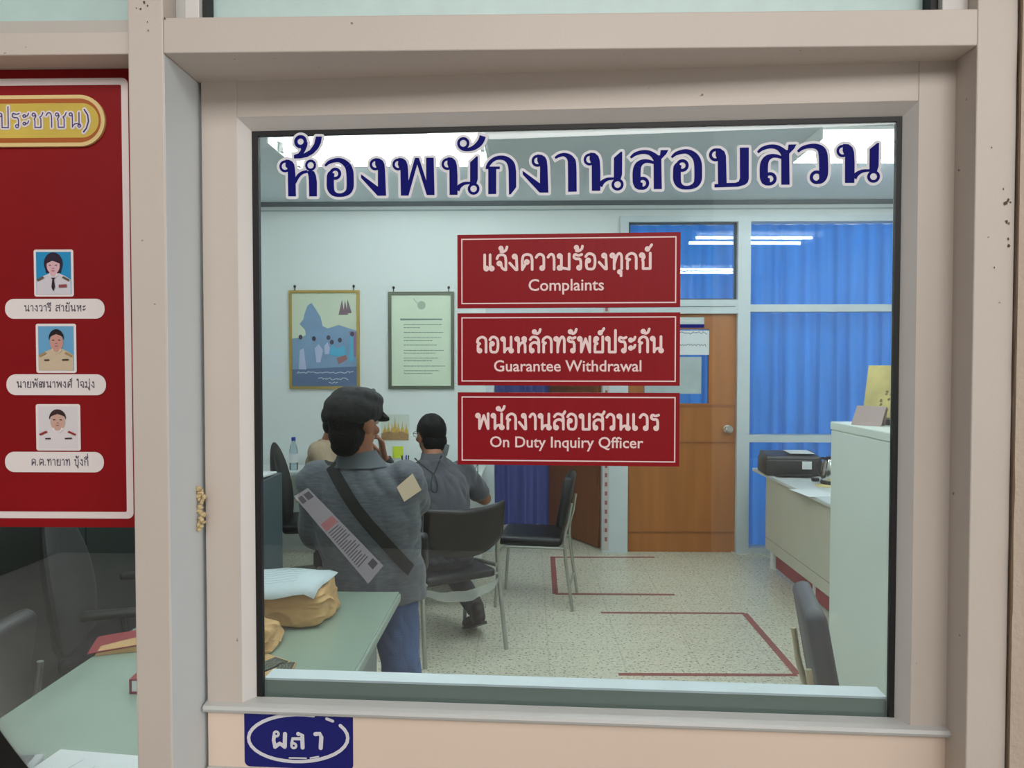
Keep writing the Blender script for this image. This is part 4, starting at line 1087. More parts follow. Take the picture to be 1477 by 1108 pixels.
# ================================================================== STEEL CABINETS
DSTEEL = mat('dark_green_steel', (30, 38, 35), .45, 0, var=.05)
def cabinet(name, x0, x1, y0, y1, h, m, label, doors, face='+X'):
    t = thing(name, V(((x0 + x1) / 2, (y0 + y1) / 2, 0)), label, 'cabinet')
    obj('cabinet_body', rbox(x0, x1, y0, y1, .0, h, .004, 1), m, t)
    n = doors
    for k in range(n):
        if face == '+X':
            ya, yb = y0 + .02 + k * (y1 - y0 - .04) / n, y0 + .02 + (k + 1) * (y1 - y0 - .04) / n - .006
            d = obj('cabinet_door', rbox(x1, x1 + .012, ya, yb, .06, h - .04, .003, 1), m, t)
            obj('handle', bx(x1 + .012, x1 + .026, yb - .05, yb - .035, h * .5, h * .5 + .12), STEEL, d)
        else:
            xa, xb = x0 + .02 + k * (x1 - x0 - .04) / n, x0 + .02 + (k + 1) * (x1 - x0 - .04) / n - .006
            d = obj('cabinet_door', rbox(xa, xb, y0 - .012, y0, .06, h - .04, .003, 1), m, t)
            obj('handle', bx(xb - .05, xb - .035, y0 - .026, y0 - .012, h * .5, h * .5 + .12), STEEL, d)
    return t
cabinet('steel_cabinet', -2.31, -2.04, 1.70, 4.15, 1.36, DSTEEL, 'tall dark green steel cabinet beyond the desk in the left pane', 3)
cabinet('steel_cabinet', -2.25, -1.60, 4.25, 4.75, .90, mat('blue_grey_steel', (78, 94, 102), .45, 0, var=.05), 'low blue-grey steel cabinet with papers on top, left of the men', 1, '-Y')
for k, (dx, dy, r) in enumerate(((0, 0, .1), (.03, .05, -.12))):
    M = Matrix.Translation((-1.78 + dx, 4.48 + dy, .9005 + k * .013)) @ Matrix.Rotation(r, 4, 'Z')
    tag(obj('paper_stack', rbox(-.15, .15, -.11, .11, 0, .012, .002, 1, M=M), PAPER), ('lower' if k == 0 else 'upper') + ' of two loose paper piles on the low blue-grey cabinet', 'papers')
tag(obj('dark_floor_sheet', rbox(-1.97, -1.20, 1.72, 3.95, .0005, .006, .002, 1), mat('black_green_sheet', (26, 32, 29), .8, 0, var=.1, vscale=40)), 'dark sheet added to darken the floor beyond the green desk, seen in the left pane', 'sheet')  # added sheet that only darkens this stretch of floor
# filing cabinet on the right
FX, FX1, FY0, FY1, FH = 1.50, 2.10, 2.45, 3.70, 1.318
fc = thing('filing_cabinet', V(((FX + FX1) / 2, (FY0 + FY1) / 2, 0)), 'tall pale grey steel cabinet on the right carrying a tilted plate and a picture', 'cabinet')
CST = mat('pale_grey_steel', (226, 236, 228), .42, 0, var=.02, vscale=3)
obj('cabinet_body', rbox(FX, FX1, FY0, FY1, .02, FH - .042, .004, 1), CST, fc)
obj('cabinet_top', rbox(FX - .003, FX1, FY0, FY1 + .003, FH - .040, FH, .004, 1), CST, fc)
for k in range(2):
    ya = FY0 + .03 + k * .6
    d = obj('cabinet_door', rbox(FX1, FX1 + .012, ya, ya + .57, .08, FH - .07, .003, 1), CST, fc)
    obj('handle', bx(FX1 + .012, FX1 + .03, ya + .5, ya + .52, .6, .74), STEEL, d)
obj('plinth', bx(FX + .02, FX1 - .02, FY0 + .02, FY1 - .02, 0, .02), BLACKP, fc)
# plate, picture and tray on it
def panel3(name, pts, thick, m, parent=None):
    a, b, c, d = pts; n = (b - a).cross(d - a).normalized() * thick
    return obj(name, hexa(BM(), [a, b, b - n, a - n, d, c, c - n, d - n]), m, parent)
def onY(px, py, Y): return atY(px, py, Y)
A = V((1.512, 3.50, FH + .001)); B = V((1.602, 3.40, FH + .001))
up_ = V((.042, .034, .088))
t = thing('desk_plate', (A + B) / 2, 'brown tilted desk plate standing on top of the pale grey cabinet', 'plate')
panel3('plate_face', (A, B, B + up_, A + up_), .004, mat('mauve_brown_plate', (140, 116, 112), .4, 0, var=.06, vscale=8), t)
e = .004
bk = V((.02, .025, 0))
panel3('plate_stand', (A + bk + V((.02, .02, 0)), B + bk + V((.02, .02, 0)), B + up_ * .95 + V((.012, .012, 0)), A + up_ * .95 + V((.012, .012, 0))), .003, mat('mauve_brown_plate', (140, 116, 112)), t)
A = V((1.615, 3.615, FH + .028)); B = V((1.87, 3.485, FH + .028)); up_ = V((.05, .05, .25))
t = thing('floral_picture', (A + B) / 2 - V((0, 0, .027)), 'yellowish floral picture propped on a dark base on top of the grey cabinet', 'picture')
panel3('picture_panel', (A, B, B + up_, A + up_), .008, mat('yellow_ochre_print', (206, 192, 128), .4, 0, var=.25, vscale=9), t)
nn = (B - A).cross(up_).normalized() * .0008
bm = BM(); random.seed(12)
for k in range(30):
    c = A + (B - A) * random.uniform(.25, .95) + up_ * random.uniform(.08, .75) + nn
    r = random.uniform(.006, .016); ex, ey = (B - A).normalized(), up_.normalized()
    n = 7; bm.faces.new([bm.verts.new(c + ex * r * random.uniform(.5, 1.2) * math.cos(i * 6.283 / n) + ey * r * random.uniform(.5, 1.3) * math.sin(i * 6.283 / n)) for i in range(n)])
obj('floral_print', bm, mat('olive_floral', (122, 110, 70), .5, 0, var=.5, vscale=60), t)['kind'] = 'stuff'
obj('dark_base', bx(1.665, 1.90, 3.47, 3.62, FH + .0005, FH + .027, M=None), mat('black_lacquer', (30, 32, 42), .3), t)

# ================================================================== RIGHT DESK
RX, RY0, RY1 = 1.84, 3.85, 6.12
rd = thing('counter_desk', V((2.25, 5.0, 0)), 'long white-topped desk along the blue glazed bay on the right', 'desk')
obj('desk_top', rbox(RX, 2.62, RY0, RY1, .722, .75, .008, 2), mat('white_laminate', (216, 222, 220), .35), rd)
obj('side_panel', bx(RX + .035, RX + .055, RY0 + .02, RY1 - .25, .15, .721), mat('cream_panel', (206, 204, 186), .5, 0, var=.03), rd)
obj('end_panel', bx(RX + .056, 2.55, RY1 - .28, RY1 - .26, .15, .721), mat('cream_panel', (206, 204, 186)), rd)
obj('panel_seam', bx(RX + .0335, RX + .035, RY0 + .02, RY1 - .25, .236, .239), mat('grey_seam', (122, 124, 112), .6), rd)
obj('red_plinth', bx(RX + .07, RX + .09, RY0 + .3, RY1 - .40, .03, .15), mat('dark_red_plinth', (146, 40, 52), .5), rd)
for y in (RY0 + .1, 4.95, RY1 - .3):
    for x in (RX + .08, 2.5):
        obj('foot', lathe(BM(), [(.022, 0), (.022, .15)], (x, y, 0), 12), mat('white_plastic', (232, 232, 228), .5), rd)
# printer
M = Matrix.Translation((2.03, 5.80, .7505)) @ Matrix.Rotation(-.10, 4, 'Z')
t = thing('printer', V((2.05, 5.80, .7505)), 'black inkjet printer with paper on its lid at the far end of the right desk', 'printer')
bm = rbox(-.21, .21, -.15, .15, .0, .13, .018, 3, M=M)
obj('printer_body', bm, BLACKP, t, True)
bm = BM(); hexa(bm, [M @ V(q) for q in ((-.20, -.14, .131), (.20, -.14, .131), (.20, .14, .131), (-.20, .14, .131), (-.195, -.12, .152), (.195, -.12, .152), (.195, .13, .168), (-.195, .13, .168))])
obj('scanner_lid', bm, mat('dark_grey_plastic', (46, 46, 48), .4), t, bevel=.004)
obj('output_tray', bx(-.14, .14, -.23, -.15, .012, .020, M=M), BLACKP, t)
obj('white_label', bx(.06, .13, -.1515, -.1505, .055, .115, M=M), PAPER, t)
tag(obj('paper_sheet', bx(-.02, .16, -.115, .12, .169, .172, M=M), PAPER), 'white sheet lying across the lid of the black printer', 'paper')
# kettle
t = thing('electric_kettle', V((2.165, 5.30, .7505)), 'shiny steel kettle on a black base next to the printer', 'kettle')
c = V((2.165, 5.30, .7505))
obj('kettle_base', lathe(BM(), [(.08, 0), (.085, .008), (.082, .024)], c, 24), BLACKP, t, True)
obj('kettle_body', lathe(BM(), [(.074, .025), (.080, .05), (.078, .10), (.068, .155), (.058, .178)], c, 28), CHROME, t, True)
obj('kettle_lid', lathe(BM(), [(.057, .179), (.045, .192), (.012, .198), (.014, .214), (.006, .218)], c, 20), BLACKP, t, True)
obj('kettle_handle', tube(BM(), [c + V(q) for q in ((-.055, -.02, .18), (-.10, -.035, .185), (-.118, -.04, .14), (-.112, -.038, .08), (-.078, -.03, .05))], .010, 8, sub=5), BLACKP, t, True)
bm = BM(); hexa(bm, [c + V(q) for q in ((.07, -.02, .12), (.10, 0, .155), (.10, .0, .16), (.07, .02, .12), (.055, -.02, .172), (.10, -.004, .17), (.10, .004, .17), (.055, .02, .172))]); obj('kettle_spout', bm, CHROME, t)
for (px, py, w, d, r, m, lab) in ((1160, 711, .20, .28, .1, PAPER, 'white sheet of paper on the right desk in front of the kettle'), (1182, 701, .16, .14, -.3, mat('yellow_paper', (222, 206, 140), .7), 'yellow slip of paper on the right desk beside the pale cabinet')):
    a = atZ(px, py, .751); M = Matrix.Translation((a.x + .06, a.y, .7505)) @ Matrix.Rotation(r, 4, 'Z')
    tag(obj('paper_sheet', bx(-w / 2, w / 2, -d / 2, d / 2, 0, .002, M=M), m), lab, 'paper')
a = atZ(1172, 695, .75)
tag(obj('binder_clip', rbox(a.x, a.x + .05, a.y, a.y + .03, .753, .775, .004, 1), BLACKP), 'small black clip on the yellow slip of the right desk', 'clip')
tag(obj('power_cable', tube(BM(), [atZ(1055, 796, .004), atZ(1070, 800, .004), atZ(1090, 797, .004), atZ(1103, 802, .004), atZ(1116, 806, .004), atZ(1122, 800, .004)], .004, 6, sub=6), mat('white_plastic', (232, 232, 228)), smooth=True), 'white cable lying on the floor at the foot of the glazed bay', 'cable')

# ================================================================== BACK DESK WITH ITS THINGS
bd = thing('desk', V((-.75, 5.45, 0)), 'white-topped desk against the back wall in front of the seated man', 'desk')
obj('desk_top', rbox(-1.16, -.36, 4.80, 6.2, .722, .75, .006, 2), mat('white_laminate', (216, 222, 220), .35), bd)
for x in (-1.12, -.41): obj('side_panel', bx(x, x + .02, 4.86, 6.15, 0, .721), mat('white_board', (214, 220, 218), .5), bd)
sd = thing('side_table', V((-1.86, 6.02, 0)), 'low white side table against the back wall behind the office chair', 'table')
obj('table_top', rbox(-2.28, -1.42, 5.80, 6.22, .722, .75, .006, 2), mat('white_laminate', (216, 222, 220), .35), sd)
for x in (-2.25, -1.47):
    for y in (5.83, 6.17): obj('leg', bx(x, x + .03, y - .015, y + .015, 0, .721), STEEL, sd)
c = V((-1.90, 5.92, .7505))
t = thing('water_bottle', c, 'clear water bottle with a blue cap on the table behind the office chair', 'bottle')
BOT = glass_mat('clear_plastic', (.80, .88, .92, 1), ior=1.35)
obj('bottle_body', lathe(BM(), [(.032, 0), (.033, .02), (.033, .15), (.026, .19), (.014, .22), (.014, .235)], c, 18), BOT, t, True)
obj('bottle_label', lathe(BM(), [(.0338, .06), (.0338, .13)], c, 18), PAPER, t, True)
obj('bottle_cap', lathe(BM(), [(.017, .236), (.017, .262), (.015, .264)], c, 14), mat('blue_cap', (24, 66, 176), .4), t, True)
q = atY(568, 648, 6.10)
tag(obj('sticky_note', bx(q.x - .045, q.x + .045, BY - .006, BY - .002, .80, .90), mat('lime_note', (206, 222, 60), .7)), 'lime yellow sticky note on the wall under the spires picture', 'note')
c = V((atY(584, 645, 5.5).x, 5.5, .7505))
t = thing('pen_holder', c, 'grey pen holder on the desk between the two men', 'pen holder')
obj('holder_cup', lathe(BM(), [(.038, 0), (.040, .01), (.040, .10), (.034, .10), (.034, .015)], c, 16), mat('grey_plastic', (112, 122, 124), .5), t, True)
for k in range(5):
    a = k * 1.3; obj('pen', tube(BM(), [c + V((.012 * math.cos(a), .012 * math.sin(a), .02)), c + V((.028 * math.cos(a), .028 * math.sin(a), .17))], .0045, 8), (BLACKP, mat('blue_cap', (24, 66, 176)), STEEL)[k % 3], t, True)
c = V((-.485, 5.30, .7505))
t = thing('wire_tray', c, 'black wire tray holding a blue packet on the desk right of the seated man', 'tray')
bm = BM()
for z in (.005, .06, .12):
    tube(bm, [c + V(q) for q in ((-.10, -.13, z), (.11, -.13, z), (.11, .13, z), (-.10, .13, z))], .003, 6, closed=True)
for x, y in ((-.1, -.13), (.11, -.13), (.11, .13), (-.1, .13), (0, -.13), (0, .13), (.05, -.13), (.05, .13)): tube(bm, [c + V((x, y, .005)), c + V((x, y, .12))], .003, 6)
obj('wire_frame', bm, BLACKP, t)
tag(obj('blue_packet', rbox(c.x - .08, c.x + .06, c.y - .1, c.y + .1, .759, .80, .006, 2), mat('sky_blue_card', (40, 140, 210), .5)), 'sky blue packet lying in the black wire tray', 'packet')
tag(obj('paper_stack', rbox(-.86, -.62, 5.12, 5.42, .7505, .79, .003, 1), PAPER), 'white paper stack on the desk in front of the seated man', 'papers')
tag(obj('red_binder', rbox(-1.73, -1.49, 5.84, 6.1, .7505, .82, .004, 1), mat('red_binder', (170, 30, 36), .5)), 'red binder on the low table behind the black office chair', 'binder')

# ================================================================== CHAIRS
def visitor_chair(label, vm, leg_m, loc, rotz):
    """padded steel chair; built at the origin facing +Y"""
    t = thing('visitor_chair', V((0, 0, 0)), label, 'chair')
    bm = rbox(-.21, .21, -.19, .24, .415, .475, .028, 4)
    for v in bm.verts:
        if v.co.z > .445: v.co.z += .008 * (1 - (v.co.x / .21) ** 2) * (1 - (v.co.y / .24) ** 2)
    obj('seat', bm, vm, t, True)
    MB = Matrix.Translation((0, -.225, .70)) @ Matrix.Rotation(math.radians(10), 4, 'X')
    bm = rbox(-.20, .20, -.030, .030, -.17, .17, .028, 4)
    for v in bm.verts:
        v.co.y += -.03 * (v.co.x / .2) ** 2 * -1
        k = max(0, (v.co.z - .06) / .11); v.co.x *= 1 - .16 * k * k
    bm.transform(MB)
    b = obj('backrest', bm, vm, t, True)
    for s in (-1, 1):
        obj('leg', tube(BM(), [(s * .185, -.235, .60), (s * .19, -.205, .42), (s * .20, -.26, .0)], .011, 10, sub=5), leg_m, t, True)
        obj('leg', tube(BM(), [(s * .19, -.20, .405), (s * .19, .12, .405), (s * .19, .195, .395), (s * .195, .225, .33), (s * .20, .25, .0)], .011, 10, sub=5), leg_m, t, True)
        obj('back_support', tube(BM(), [(s * .185, -.235, .60), (s * .18, -.25, .70)], .010, 8), leg_m, t, True)
    obj('seat_frame', tube(BM(), [(-.19, .10, .405), (.19, .10, .405)], .010, 8), leg_m, t, True)
    obj('stretcher', tube(BM(), [(-.195, -.235, .14), (.195, -.235, .14)], .008, 8), leg_m, t, True)
    t.location = loc; t.rotation_euler.z = rotz
    return t
visitor_chair('black vinyl padded chair with chrome legs standing alone before the open doorway', BLACKV, STEEL, V((.055, 5.0, 0)), math.radians(82))
visitor_chair('grey padded chair with its back to us at the lower right of the glass', GREYV, mat('beige_tube', (186, 176, 148), .45), V((1.11, 2.30, 0)), math.radians(-103))

# steel chair of the seated man
CRX, CRY = -.346, 3.995
PSI = math.radians(33)                      # turned left of straight ahead
def mk_steel_chair():
    t = thing('steel_chair', V((0, 0, 0)), 'steel chair with curved dark plate back under the seated man', 'chair')
    bm = BM(); nx, nz = 14, 8; g = []
    for j in range(nz + 1):
        v = j / nz
        for i in range(nx + 1):
            s = i / nx * 2 - 1
            zb = .56 + .09 * (abs(s) ** 2.5); zt = .84 - .015 * (1 - s * s)
            z = zb + (zt - zb) * v
            g.append(bm.verts.new((s * .245, .0 + .055 * (s * s) - .045 - .10 * (z - .70), z)))
    for j in range(nz):
        for i in range(nx):
            k = j * (nx + 1) + i; bm.faces.new((g[k], g[k + 1], g[k + nx + 2], g[k + nx + 1]))
    b = obj('backrest', bm, mat('dark_brown_plate', (40, 34, 34), .35), t, True)
    so = b.modifiers.new('thickness', 'SOLIDIFY'); so.thickness = .014; so.offset = 0
    for s in (-1, 1):
        obj('leg', tube(BM(), [(s * .225, .015, .80), (s * .235, .02, .70), (s * .235, .05, .50), (s * .25, -.02, .0)], .0125, 10, sub=5), STEEL, t, True)
        obj('leg', tube(BM(), [(s * .225, .04, .47), (s * .225, .34, .435), (s * .225, .40, .40), (s * .23, .44, .0)], .0125, 10, sub=5), STEEL, t, True)
        bm = rbox(s * .235 - .028, s * .235 + .028, -.036, -.024, .66, .75, .003, 1, M=Matrix.Translation((-s * .028, .036, 0)))
        k = obj('bracket', bm, mat('dull_plate', (176, 178, 168), .45, .6), t)
        bm = BM()
        for dx, dz in ((-.014, .685), (.014, .685), (-.014, .725), (.014, .725)): ell(bm, V((s * .207 + dx, -.003, dz)), (.004, .003, .004), u=8, v=6)
        obj('screws', bm, BLACKP, k, True)
    obj('seat', rbox(-.215, .215, .03, .44, .405, .455, .02, 3), BLACKV, t, True)
    obj('cross_bar', tube(BM(), [(-.235, .045, .42), (.235, .045, .42)], .010, 8), STEEL, t, True)
    bm = BM(); g = []
    for j in range(3):
        for i in range(13):
            s = i / 12 * 2 - 1
            g.append(bm.verts.new((s * .235, .03 - .035 * (1 - s * s) + .006 * math.sin(i * 2.1 + j), .40 - .03 * (1 - s * s) - j * .030 * (1 - .5 * s * s) + .004 * math.sin(i * 1.7))))
    for j in range(2):
        for i in range(12): k = j * 13 + i; bm.faces.new((g[k], g[k + 1], g[k + 14], g[k + 13]))
    w = obj('plastic_wrap', bm, sheer_mat('clear_wrap', (214, 220, 216), .45, .2), t, True); w['label'] = 'clear plastic wrap below the seat'
    t.location = V((CRX, CRY, 0)); t.rotation_euler.z = PSI
    return t
mk_steel_chair()

# black office chair, facing right, with the third man
def office_chair(loc, rz, pads=None):
    t = thing('office_chair', V((0, 0, 0)), 'black high-backed office chair on wheels left of the man in the cap', 'chair')
    bm = rbox(-.24, .24, -.22, .24, .43, .50, .03, 4); obj('seat', bm, BLACKV, t, True)
    bm = BM(); ell(bm, V((0, 0, 0)), (.23, .05, .33), u=22, v=16)
    for v in bm.verts:
        v.co.x *= 1 - .12 * (v.co.z / .33); v.co.y += .22 * (v.co.x) ** 2 * 3
    bm.transform(Matrix.Translation((0, -.26, .72)) @ Matrix.Rotation(math.radians(8), 4, 'X'))
    obj('backrest', bm, mat('charcoal_mesh', (38, 38, 38), .7), t, True)
    obj('back_support', tube(BM(), [(0, -.10, .42), (0, -.27, .44), (0, -.30, .60)], .018, 8, sub=5), BLACKP, t, True)
    for s in (-1, 1):
        a = obj('armrest', rbox(s * .27 - .03, s * .27 + .03, -.12, .14, .66, .69, .012, 3), pads or mat('beige_arm_pad', (176, 170, 140), .5), t, True)
        obj('arm_support', tube(BM(), [(s * .22, .05, .45), (s * .27, .05, .52), (s * .27, .02, .66)], .012, 8, sub=4), BLACKP, a, True)
    obj('gas_column', lathe(BM(), [(.035, .10), (.035, .24), (.022, .25), (.022, .43)], (0, 0, 0), 14), BLACKP, t, True)
    for k in range(5):
        a = k * 2 * math.pi / 5 + .3; d = V((math.cos(a), math.sin(a), 0))
        L = obj('base_arm', tube(BM(), [d * .02 + V((0, 0, .13)), d * .27 + V((0, 0, .085))], [.024, .016], 8), mat('grey_base', (120, 120, 112), .5), t, True)
        wc = d * .28 + V((0, 0, .03)); n = V((-d.y, d.x, 0))
        bm = tube(BM(), [wc - n * .022, wc + n * .022], .03, 14); tube(bm, [wc + V((0, 0, .03)), wc + V((0, 0, .06))], .010, 8)
        obj('caster', bm, BLACKP, L, True)
    t.location = loc; t.rotation_euler.z = rz
    return t
office_chair(V((-1.52, 5.28, 0)), math.radians(-80))
# dark chairs seen through the left pane
t = office_chair(V((-1.60, 2.95, 0)), math.radians(-75), BLACKP)
t['label'] = 'black office chair in the dark beyond the green desk, seen in the left pane'
visitor_chair('black chair back at the desk edge in the lower left corner of the left pane', BLACKV, STEEL, V((-1.725, 2.00, 0)), math.radians(92))

# ================================================================== PEOPLE
def head_parts(bm, c, yaw, pitch=0.0, k=1.0):
    """skull, jaw, nose, ears, brow, lips facing local +Y"""
    M = Matrix.Translation(c) @ Matrix.Rotation(yaw, 4, 'Z') @ Matrix.Rotation(pitch, 4, 'X')
    t = BM()
    ell(t, V((0, -.008, .025)) * k, (.075 * k, .093 * k, .092 * k)); ell(t, V((0, .018, -.035)) * k, (.060 * k, .070 * k, .080 * k))
    ell(t, V((0, .058, -.088)) * k, (.030 * k, .026 * k, .024 * k))
    cap(t, V((0, .085, .012)) * k, V((0, .106, -.026)) * k, .009 * k, .014 * k, 10)
    ell(t, V((0, .080, .032)) * k, (.052 * k, .014 * k, .010 * k)); ell(t, V((0, .083, -.058)) * k, (.024 * k, .011 * k, .007 * k)); ell(t, V((0, .081, -.068)) * k, (.021 * k, .011 * k, .007 * k))
    for s in (-1, 1):
        ell(t, V((s * .076, -.008, -.008)) * k, (.010 * k, .020 * k, .032 * k), yaw=s * -.35)
        ell(t, V((s * .045, .055, -.02)) * k, (.022 * k, .022 * k, .018 * k))
    t.transform(M); me = bpy.data.meshes.new('t'); t.to_mesh(me); t.free(); bm.from_mesh(me); bpy.data.meshes.remove(me)
    return M
def eyes(parent, M, k=1.0):
    for s in (-1, 1):
        b = BM(); ell(b, V((s * .031, .079, .010)) * k, (.012 * k, .010 * k, .008 * k), u=12, v=8); b.transform(M)
        e = obj('eye', b, mat('eye_white', (214, 206, 200), .3), parent, True)
        b = BM(); ell(b, V((s * .031, .087, .010)) * k, (.0055 * k, .003 * k, .0055 * k), u=10, v=6); b.transform(M)
        obj('iris', b, mat('dark_iris', (30, 18, 14), .3), e, True)
def hand_parts(bm, wrist, direction, palm_n, side, curl=.6, k=1.0):
    """palm, four fingers and thumb; direction points to the fingertips, palm_n out of the palm"""
    d = V(direction).normalized(); n = V(palm_n); n = (n - d * n.dot(d)).normalized(); s = d.cross(n) * side   # s points to the thumb side
    w = V(wrist)
    for q in (-.026, -.009, .009, .026):
        cap(bm, w + d * .012 * k + s * q * .7 * k, w + d * .082 * k + s * q * 1.05 * k, .0125 * k, .0115 * k, 10)
    for i, (q, L) in enumerate(((.030, .070), (.0105, .080), (-.0095, .074), (-.029, .058))):
        p = w + d * .084 * k + s * q * 1.08 * k; ang = curl * (.75 + .12 * i); a = 0
        seg = (L * .45, L * .32, L * .25); r = .0088 - .0006 * i
        for j, l in enumerate(seg):
            a += ang * (.8, 1.0, .7)[j]
            e = p + (d * math.cos(a) + n * math.sin(a)) * l * k + s * q * .10 * l * k
            cap(bm, p, e, (r - .0005 * j) * k, (r - .0008 * (j + 1)) * k, 10); p = e
    p = w + d * .022 * k + s * .026 * k
    for v, l, r in (((.55, .35, .85), .040, .0115), ((.78, .45, .45), .032, .0098), ((.85, .52, .15), .026, .0088)):
        e = p + (d * v[0] + n * v[1] * (.4 + curl) + s * v[2]).normalized() * l * k; cap(bm, p, e, r * k, (r - .001) * k, 10); p = e
def wrinkle(bm, amp, sc, seed, dirz=.4):
    for v in bm.verts:
        p = v.co; n = v.normal
        f = noise.noise(V((p.x * sc, p.y * sc, p.z * sc * dirz)) + V((seed, 0, 0))) * .6 + (abs(noise.noise(V((p.x * sc * 1.7 + p.z * 3, p.y * sc * 1.7, p.z * sc * 1.1)) + V((0, seed, 0)))) - .25)
        v.co = p + n * f * amp
    return bm
def shoe(p, yaw, parent, m, pitch=0.0):
    M = Matrix.Translation(p) @ Matrix.Rotation(yaw, 4, 'Z') @ Matrix.Rotation(pitch, 4, 'X')
    bm = BM(); ell(bm, V((0, .11, .034)), (.048, .125, .034)); ell(bm, V((0, .0, .045)), (.040, .062, .045)); cap(bm, V((0, .0, .05)), V((0, .0, .095)), .044, .042); 
    bm = fuse(bm, .006, 4)
    for v in bm.verts: v.co.z = max(v.co.z, .012)
    bm.transform(M); s = obj('shoe', bm, m, parent, True)
    bm = BM(); loft(bm, [((0, .085, 0), .052, .165, 0), ((0, .085, .014), .051, .163, 0)], 24); bm.transform(M); obj('sole', bm, BLACKP, s, True)
MEL = mat('grey_melange_jersey', (88, 92, 100), .9, 0, var=.30, vscale=26, bump=.3, bscale=400, stretch=(1, 1, 6), sheen=.2)
CHAR = mat('charcoal_jersey', (74, 74, 82), .9, 0, var=.10, vscale=40, bump=.3, bscale=300, sheen=.2)
JEANS = mat('blue_denim', (70, 92, 136), .85, 0, var=.22, vscale=7, bump=.4, bscale=260)
GREYT = mat('dark_grey_trousers', (62, 62, 66), .85, 0, var=.10, vscale=9, bump=.3, bscale=200)
KHAKI = mat('khaki_uniform', (164, 146, 122), .85, 0, var=.08, vscale=9, bump=.3, bscale=200)
# ---------------- standing man with the cap
t1 = V((-.60, 2.92, 0))
p1 = thing('person', t1, 'standing person seen from behind in dark cap, grey polo shirt, jeans and shoulder strap', 'person')
HC, HY = V((-.665, 2.80, 1.378)), math.radians(-28)
HPIT = math.radians(-8)
bm = BM()
HM = head_parts(bm, HC, HY, HPIT, 1.08)
chain(bm, [((-.655, 2.83, 1.22), .064), ((-.665, 2.80, 1.36), .058)])
loft(bm, [((-.62, 2.93, .70), .155, .11, 0), ((-.62, 2.92, .85), .15, .10, 0), ((-.635, 2.89, 1.00), .165, .11, 0), ((-.645, 2.86, 1.12), .16, .09, 0), ((-.650, 2.845, 1.20), .085, .065, 0)], 20)
SR, ER, WR = V((-.485, 2.86, 1.15)), V((-.475, 3.06, 1.00)), V((-.588, 3.00, 1.205))
SL, EL, WL = V((-.815, 2.86, 1.14)), V((-.855, 2.97, .89)), V((-.80, 3.20, .84))
chain(bm, [(SR, .058), (ER, .044), (WR, .027)]); chain(bm, [(SL, .058), (EL, .044), (WL, .027)])
hand_parts(bm, WR, V((-.15, -.05, 1)), V((-.9, -.3, 0)), -1, .75)
hand_parts(bm, WL, V((.15, 1, -.12)), V((0, 0, -1)), 1, .3)
LR = [((-.555, 2.93, .74), .100), ((-.512, 2.92, .42), .064), ((-.505, 2.98, .08), .045)]
LL = [((-.71, 2.93, .74), .100), ((-.715, 2.92, .42), .066), ((-.735, 2.98, .08), .045)]
chain(bm, LR); chain(bm, LL)
bm = fuse(bm, .0048, 5)
obj('body', bm, SKIN, p1, True); eyes(p1, HM, 1.08)
# shirt
def mans_shirt(rows, sleeves, collar, voxel=.008):
    b = BM(); loft(b, rows, 28)
    for s in sleeves: chain(b, s)
    b = fuse(b, voxel, 8); b.normal_update(); return b
bm = mans_shirt([((-.610, 2.93, .668), .198, .155, 0), ((-.615, 2.925, .76), .200, .152, 0), ((-.637, 2.90, .90), .203, .145, 0), ((-.64, 2.875, 1.02), .210, .150, 0), ((-.645, 2.855, 1.12), .205, .135, 0), ((-.650, 2.845, 1.18), .165, .105, 0), ((-.652, 2.84, 1.235), .090, .075, 0)],
                [[(SR, .085), (SR.lerp(ER, .75), .074)], [(SL, .090), (SL.lerp(EL, .80), .080)]], None)
wrinkle(bm, .017, 8, 4, .6)
TREE = BVHTree.FromBMesh(bm)
shirt = obj('polo_shirt', bm, MEL, p1, True)
bm = BM()
for r0, r1_, z0, z1 in ((.078, .070, 1.222, 1.272),):
    loft(bm, [((-.655, 2.84, z0 - .012), r0 + .034, r0 + .020, 0), ((-.655, 2.838, z0 + .006), r0 + .016, r0 + .008, 0), ((-.658, 2.832, (z0 + z1) / 2), r0 + .004, r0 - .002, 0), ((-.660, 2.825, z1), r1_, r1_ - .004, 0), ((-.660, 2.825, z1 - .004), r1_ - .006, r1_ - .01, 0)], 24)
obj('collar', bm, mat('grey_melange_collar', (92, 98, 104), .9), shirt, True)
# trousers
bm = BM(); loft(bm, [((-.62, 2.935, .66), .168, .125, 0), ((-.62, 2.93, .80), .165, .122, 0), ((-.625, 2.92, .88), .16, .118, 0)], 24)
for L in (LR, LL): chain(bm, [(V(L[0][0]), .110), (V(L[1][0]), .082), (V(L[2][0]) , .064)])
bm = fuse(bm, .008, 6); bm.normal_update(); wrinkle(bm, .010, 11, 2, .9)
obj('jeans', bm, JEANS, p1, True)
for q in (LR, LL): shoe(V((q[2][0][0], q[2][0][1] - .01, .0)), 0, p1, BLACKP)
